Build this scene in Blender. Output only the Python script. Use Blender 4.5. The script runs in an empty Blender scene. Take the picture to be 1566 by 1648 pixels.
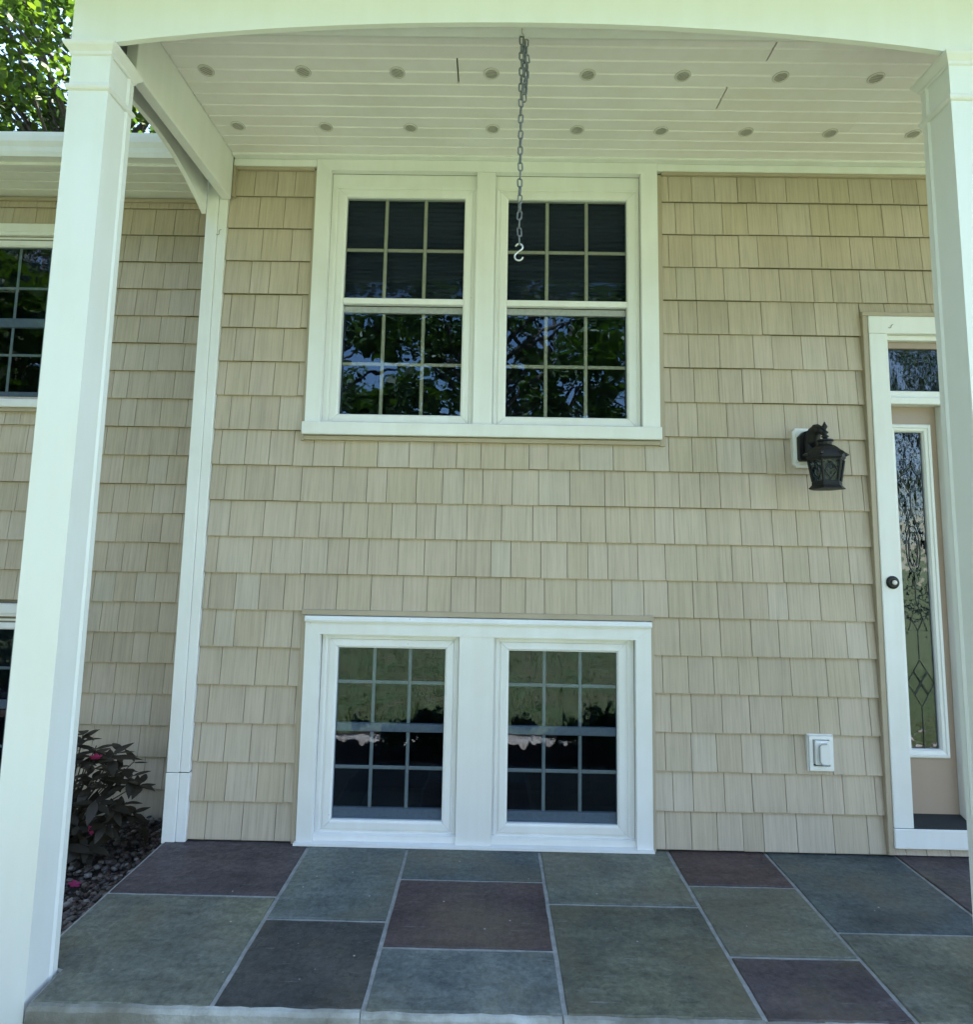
import bpy, math, random
from mathutils import Vector, Matrix

random.seed(7)
SC = bpy.context.scene
COL = SC.collection

# ------------------------------------------------------------------ camera
cam_data = bpy.data.cameras.new("camera")
cam = bpy.data.objects.new("camera", cam_data)
COL.objects.link(cam)
cam_data.sensor_fit = 'HORIZONTAL'
cam_data.sensor_width = 36.0
cam_data.lens = 36.0 * 984.5 / 1566.0
cam_data.shift_x = 0.0
cam_data.shift_y = -49.2 / 1566.0
cam_data.clip_start = 0.05
cam_data.clip_end = 600.0
YAW, PITCH, ROLL = -0.00871, 0.10833, 0.0182
fw = Vector((math.sin(YAW) * math.cos(PITCH), math.cos(YAW) * math.cos(PITCH), math.sin(PITCH)))
r0 = Vector((math.cos(YAW), -math.sin(YAW), 0.0))
u0 = r0.cross(fw)
rt = math.cos(ROLL) * r0 + math.sin(ROLL) * u0
up = -math.sin(ROLL) * r0 + math.cos(ROLL) * u0
m = Matrix((rt, up, -fw)).transposed().to_4x4()
m.translation = Vector((0.0, -3.04, 1.3865))
cam.matrix_world = m
SC.camera = cam

# ------------------------------------------------------------------ sky, sun, exposure
SUN_EL, SUN_ROT = math.radians(73.4), math.radians(28)
world = bpy.data.worlds.new("World")
SC.world = world
world.use_nodes = True
wn = world.node_tree.nodes
wn.clear()
sky = wn.new('ShaderNodeTexSky')
sky.sky_type = 'NISHITA'
sky.sun_disc = False
sky.sun_elevation = SUN_EL
sky.sun_rotation = SUN_ROT
sky.air_density = 1.0
sky.dust_density = 0.5
sky.ozone_density = 1.0
bg = wn.new('ShaderNodeBackground')
bg.inputs['Strength'].default_value = 0.085
wo = wn.new('ShaderNodeOutputWorld')
world.node_tree.links.new(sky.outputs[0], bg.inputs[0])
world.node_tree.links.new(bg.outputs[0], wo.inputs[0])

sd = bpy.data.lights.new("sun", 'SUN')
sd.energy = 5.0
sd.angle = math.radians(0.53)
sd.color = (1.0, 0.95, 0.86)
sun = bpy.data.objects.new("sun", sd)
COL.objects.link(sun)
to_sun = Vector((math.sin(SUN_ROT) * math.cos(SUN_EL), math.cos(SUN_ROT) * math.cos(SUN_EL), math.sin(SUN_EL)))
sun.rotation_euler = (-to_sun).to_track_quat('-Z', 'Y').to_euler()
sun.location = to_sun * 60

vs = SC.view_settings
vs.view_transform = 'Standard'
vs.look = 'None'
vs.exposure = 3.12
vs.gamma = 1.0
vs.use_curve_mapping = False
SC.cycles.max_bounces = 10
SC.cycles.diffuse_bounces = 5
SC.cycles.transparent_max_bounces = 12
SC.cycles.use_denoising = True

# ------------------------------------------------------------------ materials
def nodes(name):
    mt = bpy.data.materials.new(name)
    mt.use_nodes = True
    nt = mt.node_tree
    b = nt.nodes.get('Principled BSDF')
    return mt, nt, b

def N(nt, t, **kw):
    n = nt.nodes.new(t)
    for k, v in kw.items():
        if k in n.inputs.keys():
            n.inputs[k].default_value = v
        else:
            setattr(n, k, v)
    return n

def coords(nt, scale=(1, 1, 1), rand=0.0):
    """world position, stretched, shifted by a random amount per object"""
    g = N(nt, 'ShaderNodeNewGeometry')
    mp = N(nt, 'ShaderNodeMapping')
    mp.inputs['Scale'].default_value = scale
    nt.links.new(g.outputs['Position'], mp.inputs['Vector'])
    if rand:
        oi = N(nt, 'ShaderNodeObjectInfo')
        mu = N(nt, 'ShaderNodeMath', operation='MULTIPLY')
        mu.inputs[1].default_value = rand
        nt.links.new(oi.outputs['Random'], mu.inputs[0])
        cb = N(nt, 'ShaderNodeCombineXYZ')
        for i in range(3):
            nt.links.new(mu.outputs[0], cb.inputs[i])
        nt.links.new(cb.outputs[0], mp.inputs['Location'])
    return mp.outputs[0]

def noise(nt, vec, scale, detail=4.0, rough=0.55):
    n = N(nt, 'ShaderNodeTexNoise')
    n.inputs['Scale'].default_value = scale
    n.inputs['Detail'].default_value = detail
    n.inputs['Roughness'].default_value = rough
    nt.links.new(vec, n.inputs['Vector'])
    return n.outputs['Fac']

def ramp(nt, fac, stops):
    r = N(nt, 'ShaderNodeValToRGB')
    els = r.color_ramp.elements
    while len(els) > 1:
        els.remove(els[0])
    els[0].position, els[0].color = stops[0][0], tuple(stops[0][1]) + (1,)
    for p, c in stops[1:]:
        e = els.new(p)
        e.color = tuple(c) + (1,)
    nt.links.new(fac, r.inputs[0])
    return r.outputs[0]

def g3(v):
    return (v, v, v)

def mixc(nt, fac, a, b, mode='MIX'):
    mx = N(nt, 'ShaderNodeMix', data_type='RGBA', blend_type=mode)
    for sock, val in ((0, fac), (6, a), (7, b)):
        if hasattr(val, 'is_linked') or hasattr(val, 'links'):
            nt.links.new(val, mx.inputs[sock])
        elif sock == 0:
            mx.inputs[0].default_value = val
        else:
            mx.inputs[sock].default_value = tuple(val) + (1,)
    return mx.outputs[2]

def bump(nt, b, h, strength, dist):
    bp = N(nt, 'ShaderNodeBump')
    bp.inputs['Strength'].default_value = strength
    bp.inputs['Distance'].default_value = dist
    nt.links.new(h, bp.inputs['Height'])
    nt.links.new(bp.outputs[0], b.inputs['Normal'])
    return bp

def paint(name, col, rough=0.45, dirt=0.10, peel=0.15, specks=True):
    mt, nt, b = nodes(name)
    v = coords(nt, (1, 1, 1), 7.0)
    big = noise(nt, v, 2.3, 6)
    vs_ = coords(nt, (14, 14, 1.2), 7.0)
    streak = noise(nt, vs_, 1.0, 5)
    lo = tuple(c * (1 - dirt) * (1, .985, .95)[i] for i, c in enumerate(col))
    c1 = ramp(nt, big, [(0.35, lo), (0.62, col)])
    c2 = mixc(nt, 0.35, c1, ramp(nt, streak, [(0.38, lo), (0.6, col)]))
    if specks:
        vo = N(nt, 'ShaderNodeTexVoronoi')
        vo.inputs['Scale'].default_value = 5.0
        nt.links.new(v, vo.inputs['Vector'])
        sp = ramp(nt, vo.outputs['Distance'], [(0.0, g3(1)), (0.006, g3(0.9)), (0.014, g3(0))])
        c2 = mixc(nt, sp, c2, (0.16, 0.14, 0.11))
    nt.links.new(c2, b.inputs['Base Color'])
    b.inputs['Roughness'].default_value = rough
    pe = noise(nt, v, 240.0, 2)
    bump(nt, b, pe, peel, 0.001)
    return mt

def siding_mat():
    mt, nt, b = nodes('vinyl_shake')
    oi = N(nt, 'ShaderNodeObjectInfo')
    v = coords(nt, (130, 40, 3.2), 60.0)
    grain = noise(nt, v, 1.0, 5, 0.6)
    vb = coords(nt, (48, 20, 0.9), 37.0)
    band = noise(nt, vb, 1.0, 3, 0.5)
    vl = coords(nt, (1, 1, 1), 0.0)
    wear = noise(nt, vl, 1.7, 5)
    tint = ramp(nt, oi.outputs['Random'], [(0.0, (0.440, 0.368, 0.285)), (0.3, (0.500, 0.420, 0.336)), (0.6, (0.470, 0.394, 0.296)),
                                          (0.85, (0.520, 0.440, 0.358)), (1.0, (0.485, 0.425, 0.350))])
    c = mixc(nt, 1.0, tint, ramp(nt, grain, [(0.30, g3(0.84)), (0.52, g3(1.0)), (0.72, g3(1.06))]), 'MULTIPLY')
    c = mixc(nt, 1.0, c, ramp(nt, band, [(0.32, g3(0.93)), (0.62, g3(1.03))]), 'MULTIPLY')
    c = mixc(nt, 1.0, c, ramp(nt, wear, [(0.3, (0.89, 0.885, 0.86)), (0.65, (1.05, 1.04, 1.04))]), 'MULTIPLY')
    nt.links.new(c, b.inputs['Base Color'])
    b.inputs['Roughness'].default_value = 0.55
    # some shakes carry a strong grain, others are nearly smooth
    rr = N(nt, 'ShaderNodeMath', operation='MULTIPLY')
    rr.inputs[1].default_value = 7.31
    nt.links.new(oi.outputs['Random'], rr.inputs[0])
    fr = N(nt, 'ShaderNodeMath', operation='FRACT')
    nt.links.new(rr.outputs[0], fr.inputs[0])
    st = N(nt, 'ShaderNodeMapRange')
    st.inputs['To Min'].default_value = 0.10
    st.inputs['To Max'].default_value = 0.6
    nt.links.new(fr.outputs[0], st.inputs['Value'])
    ad = N(nt, 'ShaderNodeMath', operation='ADD')
    nt.links.new(grain, ad.inputs[0])
    nt.links.new(band, ad.inputs[1])
    bp = bump(nt, b, ad.outputs[0], 0.3, 0.0022)
    nt.links.new(st.outputs[0], bp.inputs['Strength'])
    return mt

def stone_mat():
    mt, nt, b = nodes('bluestone')
    oi = N(nt, 'ShaderNodeObjectInfo')
    v = coords(nt, (1, 1, 1), 31.0)
    big = noise(nt, v, 3.2, 6, 0.6)
    vst = coords(nt, (3.0, 11.0, 3.0), 17.0)
    streak = noise(nt, vst, 1.3, 6, 0.6)
    fine = noise(nt, v, 46.0, 6, 0.65)
    c = mixc(nt, 1.0, oi.outputs['Color'], ramp(nt, big, [(0.28, (0.58, 0.61, 0.68)), (0.52, g3(1.0)), (0.74, (1.36, 1.30, 1.12))]), 'MULTIPLY')
    c = mixc(nt, 1.0, c, ramp(nt, streak, [(0.32, g3(0.74)), (0.6, g3(1.16))]), 'MULTIPLY')
    c = mixc(nt, 1.0, c, ramp(nt, fine, [(0.30, g3(0.60)), (0.55, g3(1.0)), (0.8, g3(1.4))]), 'MULTIPLY')
    rust = ramp(nt, noise(nt, coords(nt, (1, 1, 1), 53.0), 2.1, 5, 0.6), [(0.50, g3(0)), (0.70, g3(0.55))])
    c = mixc(nt, rust, c, (0.140, 0.115, 0.070))
    # chalky scuffs and lime specks
    sc1 = noise(nt, coords(nt, (9, 60, 9), 23.0), 1.0, 4, 0.7)
    scuff = ramp(nt, sc1, [(0.62, g3(0)), (0.76, g3(0.42))])
    c = mixc(nt, scuff, c, (0.30, 0.31, 0.31))
    vo = N(nt, 'ShaderNodeTexVoronoi')
    vo.inputs['Scale'].default_value = 13.0
    nt.links.new(v, vo.inputs['Vector'])
    sp = ramp(nt, vo.outputs['Distance'], [(0.0, g3(0.9)), (0.035, g3(0.8)), (0.06, g3(0))])
    pick = ramp(nt, noise(nt, v, 5.0, 2), [(0.44, g3(0)), (0.5, g3(1))])
    c = mixc(nt, mixc(nt, 1.0, sp, pick, 'MULTIPLY'), c, (0.45, 0.45, 0.43))
    nt.links.new(c, b.inputs['Base Color'])
    grit = noise(nt, coords(nt, (1, 1, 1), 19.0), 190.0, 3, 0.6)
    c = mixc(nt, 1.0, c, ramp(nt, grit, [(0.32, g3(0.72)), (0.5, g3(1.0)), (0.7, g3(1.25))]), 'MULTIPLY')
    # relief shade of the cleft edges put into colour as dark lines, left unlinked
    cl = noise(nt, coords(nt, (1.0, 1.7, 1.0), 41.0), 2.6, 6, 0.6)
    lips = ramp(nt, cl, [(0.395, g3(0)), (0.402, g3(.75)), (0.408, g3(0)), (0.478, g3(0)), (0.485, g3(.6)), (0.491, g3(0)), (0.572, g3(0)), (0.580, g3(.8)), (0.588, g3(0))])
    keep = ramp(nt, noise(nt, v, 2.2, 2), [(0.40, g3(0)), (0.50, g3(1))])
    c = mixc(nt, mixc(nt, 1.0, lips, keep, 'MULTIPLY'), c, (0.022, 0.022, 0.022))
    rg = ramp(nt, fine, [(0.3, g3(0.62)), (0.7, g3(0.48))])
    nt.links.new(rg, b.inputs['Roughness'])
    b.inputs['Specular IOR Level'].default_value = 0.35
    # cleft terraces: a slow noise cut into a few steps
    steps = ramp(nt, cl, [(0.395, g3(0)), (0.408, g3(.3)), (0.478, g3(.34)), (0.491, g3(.62)), (0.572, g3(.66)), (0.588, g3(1))])
    hh = mixc(nt, 0.45, steps, streak)
    hh = mixc(nt, 0.22, hh, fine)
    ad = N(nt, 'ShaderNodeMath', operation='MULTIPLY')
    ad.inputs[1].default_value = 3.4
    nt.links.new(hh, ad.inputs[0])
    bump(nt, b, ad.outputs[0], 0.8, 0.005)
    return mt

def rough_mat(name, stops, scale, rough=0.9, bstr=0.5, bdist=0.004, rand=0.0, spots=None):
    mt, nt, b = nodes(name)
    v = coords(nt, (1, 1, 1), rand)
    n1 = noise(nt, v, scale, 8, 0.65)
    c = ramp(nt, n1, stops)
    if spots:
        n2 = noise(nt, v, scale * 0.22, 5)
        c = mixc(nt, ramp(nt, n2, [(0.45, g3(0)), (0.68, g3(0.8))]), c, spots)
    nt.links.new(c, b.inputs['Base Color'])
    b.inputs['Roughness'].default_value = rough
    bump(nt, b, noise(nt, v, scale * 3, 6, 0.7), bstr, bdist)
    return mt

def glass_mat(name, tint=(0.80, 0.84, 0.88), wave=0.010, wscale=2.2, ior=1.62, coat=(0.86, 0.92, 1.0)):
    """clear pane: mirrors by Fresnel, lets the dark room behind show through"""
    mt, nt, b = nodes(name)
    nt.nodes.remove(b)
    out = nt.nodes.get('Material Output')
    tr = N(nt, 'ShaderNodeBsdfTransparent')
    tr.inputs[0].default_value = tint + (1,)
    gl = N(nt, 'ShaderNodeBsdfGlossy')
    gl.inputs['Color'].default_value = coat + (1,)
    gl.inputs['Roughness'].default_value = 0.004
    fr = N(nt, 'ShaderNodeFresnel')
    gb = N(nt, 'ShaderNodeNewGeometry')
    mr = N(nt, 'ShaderNodeMapRange')
    mr.inputs['To Min'].default_value = ior
    mr.inputs['To Max'].default_value = 1.0 / ior
    nt.links.new(gb.outputs['Backfacing'], mr.inputs['Value'])
    nt.links.new(mr.outputs[0], fr.inputs['IOR'])
    mx = N(nt, 'ShaderNodeMixShader')
    v = coords(nt, (1, 1, 0.6))
    n1 = noise(nt, v, wscale, 3, 0.5)
    bp = N(nt, 'ShaderNodeBump')
    bp.inputs['Strength'].default_value = 1.0
    bp.inputs['Distance'].default_value = wave
    nt.links.new(n1, bp.inputs['Height'])
    nt.links.new(bp.outputs[0], gl.inputs['Normal'])
    nt.links.new(fr.outputs[0], mx.inputs[0])
    nt.links.new(tr.outputs[0], mx.inputs[1])
    nt.links.new(gl.outputs[0], mx.inputs[2])
    nt.links.new(mx.outputs[0], out.inputs[0])
    return mt

def plain(name, col, rough=0.5, metal=0.0, bstr=0.0, bscale=60.0, var=0.12):
    mt, nt, b = nodes(name)
    v = coords(nt, (1, 1, 1), 9.0)
    n1 = noise(nt, v, bscale, 4)
    c = ramp(nt, n1, [(0.3, tuple(x * (1 - var) for x in col)), (0.7, tuple(x * (1 + var) for x in col))])
    nt.links.new(c, b.inputs['Base Color'])
    b.inputs['Roughness'].default_value = rough
    b.inputs['Metallic'].default_value = metal
    if bstr:
        bump(nt, b, n1, bstr, 0.002)
    return mt

def leaf_mat(name, cols, trans=0.35):
    mt, nt, b = nodes(name)
    g = N(nt, 'ShaderNodeNewGeometry')
    c = ramp(nt, g.outputs['Random Per Island'], [(i / max(1, len(cols) - 1), c) for i, c in enumerate(cols)])
    nt.links.new(c, b.inputs['Base Color'])
    b.inputs['Roughness'].default_value = 0.5
    b.inputs['Specular IOR Level'].default_value = 0.35
    tl = N(nt, 'ShaderNodeBsdfTranslucent')
    tc = mixc(nt, 1.0, c, (1.5, 1.7, 0.55), 'MULTIPLY')
    nt.links.new(tc, tl.inputs[0])
    mx = N(nt, 'ShaderNodeMixShader')
    mx.inputs[0].default_value = trans
    out = nt.nodes.get('Material Output')
    nt.links.new(b.outputs[0], mx.inputs[1])
    nt.links.new(tl.outputs[0], mx.inputs[2])
    nt.links.new(mx.outputs[0], out.inputs[0])
    return mt

M = {}
M['white'] = paint('white_vinyl', (0.80, 0.80, 0.80), 0.42)
M['column'] = paint('white_column_vinyl', (0.79, 0.81, 0.785), 0.38, 0.05, 0.22)
M['ceiling'] = paint('white_soffit_vinyl', (0.83, 0.79, 0.82), 0.5, 0.07)
M['vent'] = paint('grey_white_plastic', (0.70, 0.67, 0.65), 0.6, 0.15, 0.1, False)
M['muntin'] = plain('shaded_grille_bar', (0.50, 0.49, 0.43), 0.5)  # white bars greyed: glass dimming and recess shade put into the colour
M['rail'] = plain('dimmed_sash_grey', (0.34, 0.35, 0.36), 0.55)  # grey carries the sash's dimming behind glass and under the meeting rail
M['tan'] = paint('tan_channel', (0.42, 0.35, 0.265), 0.5, 0.14)
M['panel'] = paint('taupe_door_paint', (0.36, 0.27, 0.215), 0.45, 0.06, 0.1, False)
M['siding'] = siding_mat()
M['sheath'] = plain('dark_backing', (0.20, 0.17, 0.12), 0.9)
M['stone'] = stone_mat()
M['mortar'] = rough_mat('grey_mortar', [(0.3, (0.22, 0.22, 0.205)), (0.7, (0.38, 0.38, 0.36))], 30, 0.95, 0.6, 0.004)
M['concrete'] = rough_mat('patio_concrete', [(0.28, (0.22, 0.215, 0.17)), (0.5, (0.42, 0.42, 0.38)), (0.72, (0.56, 0.57, 0.54))], 11, 0.95, 0.9, 0.008, 0, (0.13, 0.12, 0.085))
M['soil'] = rough_mat('dark_mulch', [(0.3, (0.010, 0.008, 0.006)), (0.7, (0.045, 0.034, 0.025))], 60, 1.0, 1.0, 0.01)
M['foundation'] = rough_mat('foundation_block', [(0.3, (0.10, 0.10, 0.095)), (0.7, (0.16, 0.155, 0.15))], 25, 0.95)
M['glass'] = glass_mat('window_glass', (0.84, 0.85, 0.83), 0.0018, 3.0, 1.30, (0.55, 0.76, 1.0))
M['lowglass'] = glass_mat('lower_sash_glass', (0.84, 0.85, 0.83), 0.0018, 3.0, 1.52, (0.55, 0.76, 1.0))
M['storm'] = glass_mat('storm_glass', (0.70, 0.75, 0.80), 0.0022, 6.0, 1.42)
M['texglass'] = glass_mat('wavy_leaded_glass', (0.40, 0.45, 0.48), 0.006, 9.0, 1.72)
M['lampglass'] = glass_mat('seeded_lamp_glass', (0.50, 0.54, 0.54), 0.02, 60.0, 1.6)
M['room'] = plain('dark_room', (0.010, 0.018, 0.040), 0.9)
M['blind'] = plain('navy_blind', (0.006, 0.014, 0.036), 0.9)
M['vent_gap'] = plain('vent_gap_shade', (0.36, 0.345, 0.32), 0.9)  # shade in the louvre gaps, put into the colour
M['black'] = plain('black_cast_metal', (0.003, 0.0034, 0.005), 0.55, 0.0, 0.1, 120)
M['rubber'] = plain('black_rubber', (0.015, 0.016, 0.018), 0.7)
M['steel'] = plain('galvanized_steel', (0.17, 0.18, 0.18), 0.5, 0.45, 0.2, 120, 0.35)
M['zinc'] = plain('zinc_hook', (0.66, 0.66, 0.62), 0.35, 0.8)
M['came'] = plain('lead_came', (0.09, 0.095, 0.10), 0.4, 0.6)
M['button'] = plain('pale_button', (0.75, 0.70, 0.66), 0.4)
M['caulk'] = plain('dirty_seam', (0.12, 0.10, 0.08), 0.95)
M['roof'] = rough_mat('asphalt_shingle', [(0.3, (0.05, 0.05, 0.05)), (0.7, (0.10, 0.095, 0.09))], 40, 0.95)
M['leaf'] = leaf_mat('oak_leaf', [(0.022, 0.045, 0.012), (0.040, 0.075, 0.015), (0.085, 0.125, 0.022), (0.030, 0.058, 0.014)], 0.42)
M['darkleaf'] = leaf_mat('far_leaf', [(0.018, 0.040, 0.010), (0.035, 0.070, 0.014), (0.055, 0.095, 0.018)], 0.3)
M['bushleaf'] = leaf_mat('rhododendron_leaf', [(0.014, 0.016, 0.010), (0.050, 0.020, 0.020), (0.022, 0.024, 0.013), (0.062, 0.026, 0.026)], 0.10)
M['flower'] = leaf_mat('pink_petal', [(0.22, 0.015, 0.07), (0.32, 0.03, 0.11)], 0.2)
M['grass'] = leaf_mat('grass_blade', [(0.035, 0.065, 0.016), (0.07, 0.11, 0.03), (0.14, 0.17, 0.06), (0.09, 0.12, 0.04)], 0.3)
M['bark'] = rough_mat('bark', [(0.3, (0.03, 0.024, 0.018)), (0.7, (0.09, 0.075, 0.06))], 18, 0.95, 1.0, 0.02)
mt, nt, b = nodes('river_pebble')
gi = N(nt, 'ShaderNodeNewGeometry')
c = ramp(nt, gi.outputs['Random Per Island'], [(0, (0.055, 0.036, 0.028)), (0.35, (0.115, 0.078, 0.062)), (0.6, (0.075, 0.062, 0.055)), (0.88, (0.15, 0.125, 0.105)), (1, (0.30, 0.27, 0.24))])
c = mixc(nt, 1.0, c, ramp(nt, noise(nt, coords(nt), 70, 4), [(0.3, g3(0.7)), (0.7, g3(1.15))]), 'MULTIPLY')
nt.links.new(c, b.inputs['Base Color'])
b.inputs['Roughness'].default_value = 0.7
M['pebble'] = mt
M['lawn'] = rough_mat('mown_grass', [(0.25, (0.028, 0.056, 0.022)), (0.5, (0.074, 0.118, 0.052)), (0.75, (0.135, 0.178, 0.090))], 9, 0.95, 1.0, 0.03, 0, (0.12, 0.11, 0.065))
M['path'] = rough_mat('pale_gravel_path', [(0.35, (0.10, 0.09, 0.085)), (0.5, (0.45, 0.42, 0.40)), (0.7, (0.62, 0.60, 0.58))], 16, 0.95, 1.0, 0.03)

# ------------------------------------------------------------------ mesh helpers
class MB:
    def __init__(self):
        self.v, self.f = [], []

    def add(self, vs, fs):
        o = len(self.v)
        self.v += [tuple(p) for p in vs]
        self.f += [tuple(i + o for i in f) for f in fs]
        return self

    def box(self, x0, x1, y0, y1, z0, z1, c=0.0):
        X, Y, Z = (x0, x1), (y0, y1), (z0, z1)
        c = min(c, (x1 - x0) * .45, (y1 - y0) * .45, (z1 - z0) * .45)
        if c <= 0:
            vs = [(X[i], Y[j], Z[k]) for i in (0, 1) for j in (0, 1) for k in (0, 1)]
            return self.add(vs, [(0, 1, 3, 2), (4, 6, 7, 5), (0, 4, 5, 1), (2, 3, 7, 6), (0, 2, 6, 4), (1, 5, 7, 3)])
        vs, ix = [], {}
        for i in (0, 1):
            for j in (0, 1):
                for k in (0, 1):
                    sx, sy, sz = 1 - 2 * i, 1 - 2 * j, 1 - 2 * k
                    for a in range(3):
                        p = [X[i] + sx * c, Y[j] + sy * c, Z[k] + sz * c]
                        p[a] = (X, Y, Z)[a][(i, j, k)[a]]
                        ix[(i, j, k, a)] = len(vs)
                        vs.append(tuple(p))
        fs = []
        for a in range(3):
            b_, d_ = [(1, 2), (0, 2), (0, 1)][a]
            for s in (0, 1):
                q = []
                for (u, w) in ((0, 0), (1, 0), (1, 1), (0, 1)):
                    t = [0, 0, 0]
                    t[a], t[b_], t[d_] = s, u, w
                    q.append(ix[(t[0], t[1], t[2], a)])
                fs.append(tuple(q))
        for a in range(3):               # edges along axis a
            b_, d_ = [(1, 2), (0, 2), (0, 1)][a]
            for u in (0, 1):
                for w in (0, 1):
                    t0, t1 = [0, 0, 0], [0, 0, 0]
                    t0[a], t1[a] = 0, 1
                    t0[b_] = t1[b_] = u
                    t0[d_] = t1[d_] = w
                    fs.append((ix[tuple(t0) + (b_,)], ix[tuple(t1) + (b_,)], ix[tuple(t1) + (d_,)], ix[tuple(t0) + (d_,)]))
        for i in (0, 1):
            for j in (0, 1):
                for k in (0, 1):
                    fs.append(tuple(ix[(i, j, k, a)] for a in range(3)))
        return self.add(vs, fs)

    def prism(self, poly, axis, a0, a1, cap=True):
        """poly: 2-d points in the two other axes, in x,y,z order"""
        n = len(poly)
        vs = []
        for a in (a0, a1):
            for p in poly:
                q = list(p)
                q.insert(axis, a)
                vs.append(tuple(q))
        fs = [(i, (i + 1) % n, n + (i + 1) % n, n + i) for i in range(n)]
        if cap:
            fs += [tuple(range(n)), tuple(range(2 * n - 1, n - 1, -1))]
        return self.add(vs, fs)

    def tube(self, pts, r, n=8, closed=False, caps=True):
        pts = [Vector(p) for p in pts]
        k = len(pts)
        rr = r if isinstance(r, (list, tuple)) else [r] * k
        vs, fs = [], []
        ref = None
        for i, p in enumerate(pts):
            if closed:
                t = pts[(i + 1) % k] - pts[i - 1]
            else:
                t = pts[min(i + 1, k - 1)] - pts[max(i - 1, 0)]
            t.normalize()
            if ref is None:
                ref = Vector((0, 0, 1)) if abs(t.z) < 0.9 else Vector((1, 0, 0))
            a = ref - t * ref.dot(t)
            if a.length < 1e-5:
                a = t.orthogonal()
            a.normalize()
            ref = a
            b_ = t.cross(a)
            for j in range(n):
                th = 2 * math.pi * j / n
                vs.append(p + (a * math.cos(th) + b_ * math.sin(th)) * rr[i])
        for i in range(k if closed else k - 1):
            i2 = (i + 1) % k
            for j in range(n):
                j2 = (j + 1) % n
                fs.append((i * n + j, i * n + j2, i2 * n + j2, i2 * n + j))
        if caps and not closed:
            fs += [tuple(range(n)), tuple(range(k * n - 1, (k - 1) * n - 1, -1))]
        return self.add(vs, fs)

    def lathe(self, prof, c, n=24, phase=0.0, axis='z', squash=1.0):
        """prof: (radius, height) pairs; axis 'z' or 'y' (height runs toward -y)"""
        vs, fs = [], []
        for r, h in prof:
            for j in range(n):
                th = phase + 2 * math.pi * j / n
                if axis == 'z':
                    vs.append((c[0] + r * math.cos(th), c[1] + r * math.sin(th), c[2] + h))
                else:
                    vs.append((c[0] + r * math.cos(th), c[1] - h, c[2] + r * math.sin(th)))
        k = len(prof)
        for i in range(k - 1):
            for j in range(n):
                j2 = (j + 1) % n
                fs.append((i * n + j, i * n + j2, (i + 1) * n + j2, (i + 1) * n + j))
        fs += [tuple(range(n)), tuple(range(k * n - 1, (k - 1) * n - 1, -1))]
        return self.add(vs, fs)

    def mitred(self, rect, prof, side, gap=0.0):
        """one side of a mitred frame. rect x0,x1,z0,z1; prof: (inset, y) pairs; side L R T B"""
        x0, x1, z0, z1 = rect
        vs = []
        for d, y in prof:
            if side == 'T':
                vs += [(x0 + d + gap, y, z1 - d), (x1 - d - gap, y, z1 - d)]
            elif side == 'B':
                vs += [(x0 + d + gap, y, z0 + d), (x1 - d - gap, y, z0 + d)]
            elif side == 'L':
                vs += [(x0 + d, y, z0 + d + gap), (x0 + d, y, z1 - d - gap)]
            else:
                vs += [(x1 - d, y, z0 + d + gap), (x1 - d, y, z1 - d - gap)]
        k = len(prof)
        fs = [(2 * i, 2 * i + 1, 2 * i + 3, 2 * i + 2) for i in range(k - 1)]
        fs += [tuple(2 * i for i in range(k)), tuple(2 * i + 1 for i in range(k))]
        return self.add(vs, fs)

    def mesh(self, name, mat, smooth=False):
        me = bpy.data.meshes.new(name)
        me.from_pydata(self.v, [], self.f)
        me.validate()
        import bmesh
        bm = bmesh.new()
        bm.from_mesh(me)
        bmesh.ops.recalc_face_normals(bm, faces=bm.faces)
        bm.to_mesh(me)
        bm.free()
        me.materials.append(mat)
        if smooth:
            for p in me.polygons:
                p.use_smooth = True
        return me


def put(name, me, parent=None, loc=(0, 0, 0), rot=None, scale=None):
    o = bpy.data.objects.new(name, me)
    COL.objects.link(o)
    if parent is not None:
        o.parent = parent
    o.location = loc
    if rot:
        o.rotation_euler = rot
    if scale:
        o.scale = scale
    return o


def tag(o, label, cat=None, group=None, kind=None):
    o['label'] = label
    if cat:
        o['category'] = cat
    if group:
        o['group'] = group
    if kind:
        o['kind'] = kind
    return o


def thing(name, loc, label, cat, group=None, kind=None):
    o = bpy.data.objects.new(name, None)
    o.empty_display_size = 0.1
    COL.objects.link(o)
    o.location = loc
    return tag(o, label, cat, group, kind)


def part(root, name, mb, mat, parent=None, smooth=False, label=None):
    """vertices given in world coordinates; origin stays at the thing's base"""
    L = root.location
    mb.v = [(p[0] - L[0], p[1] - L[1], p[2] - L[2]) for p in mb.v]
    o = put(name, mb.mesh(name, mat, smooth), parent or root)
    if label:
        o['label'] = label
    return o

E0 = 0.1778                       # one course of shakes
ZC = 3.411                        # porch ceiling

# ------------------------------------------------------------------ setting: ground, path, patio
def sheet(name, x0, x1, y0, y1, z, mat, nx=1, ny=1, hf=None):
    vs, fs = [], []
    for j in range(ny + 1):
        for i in range(nx + 1):
            x, y = x0 + (x1 - x0) * i / nx, y0 + (y1 - y0) * j / ny
            vs.append((x, y, z + (hf(x, y) if hf else 0)))
    for j in range(ny):
        for i in range(nx):
            a = j * (nx + 1) + i
            fs.append((a, a + 1, a + nx + 2, a + nx + 1))
    me = bpy.data.meshes.new(name)
    me.from_pydata(vs, [], fs)
    me.materials.append(mat)
    return put(name, me)

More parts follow.
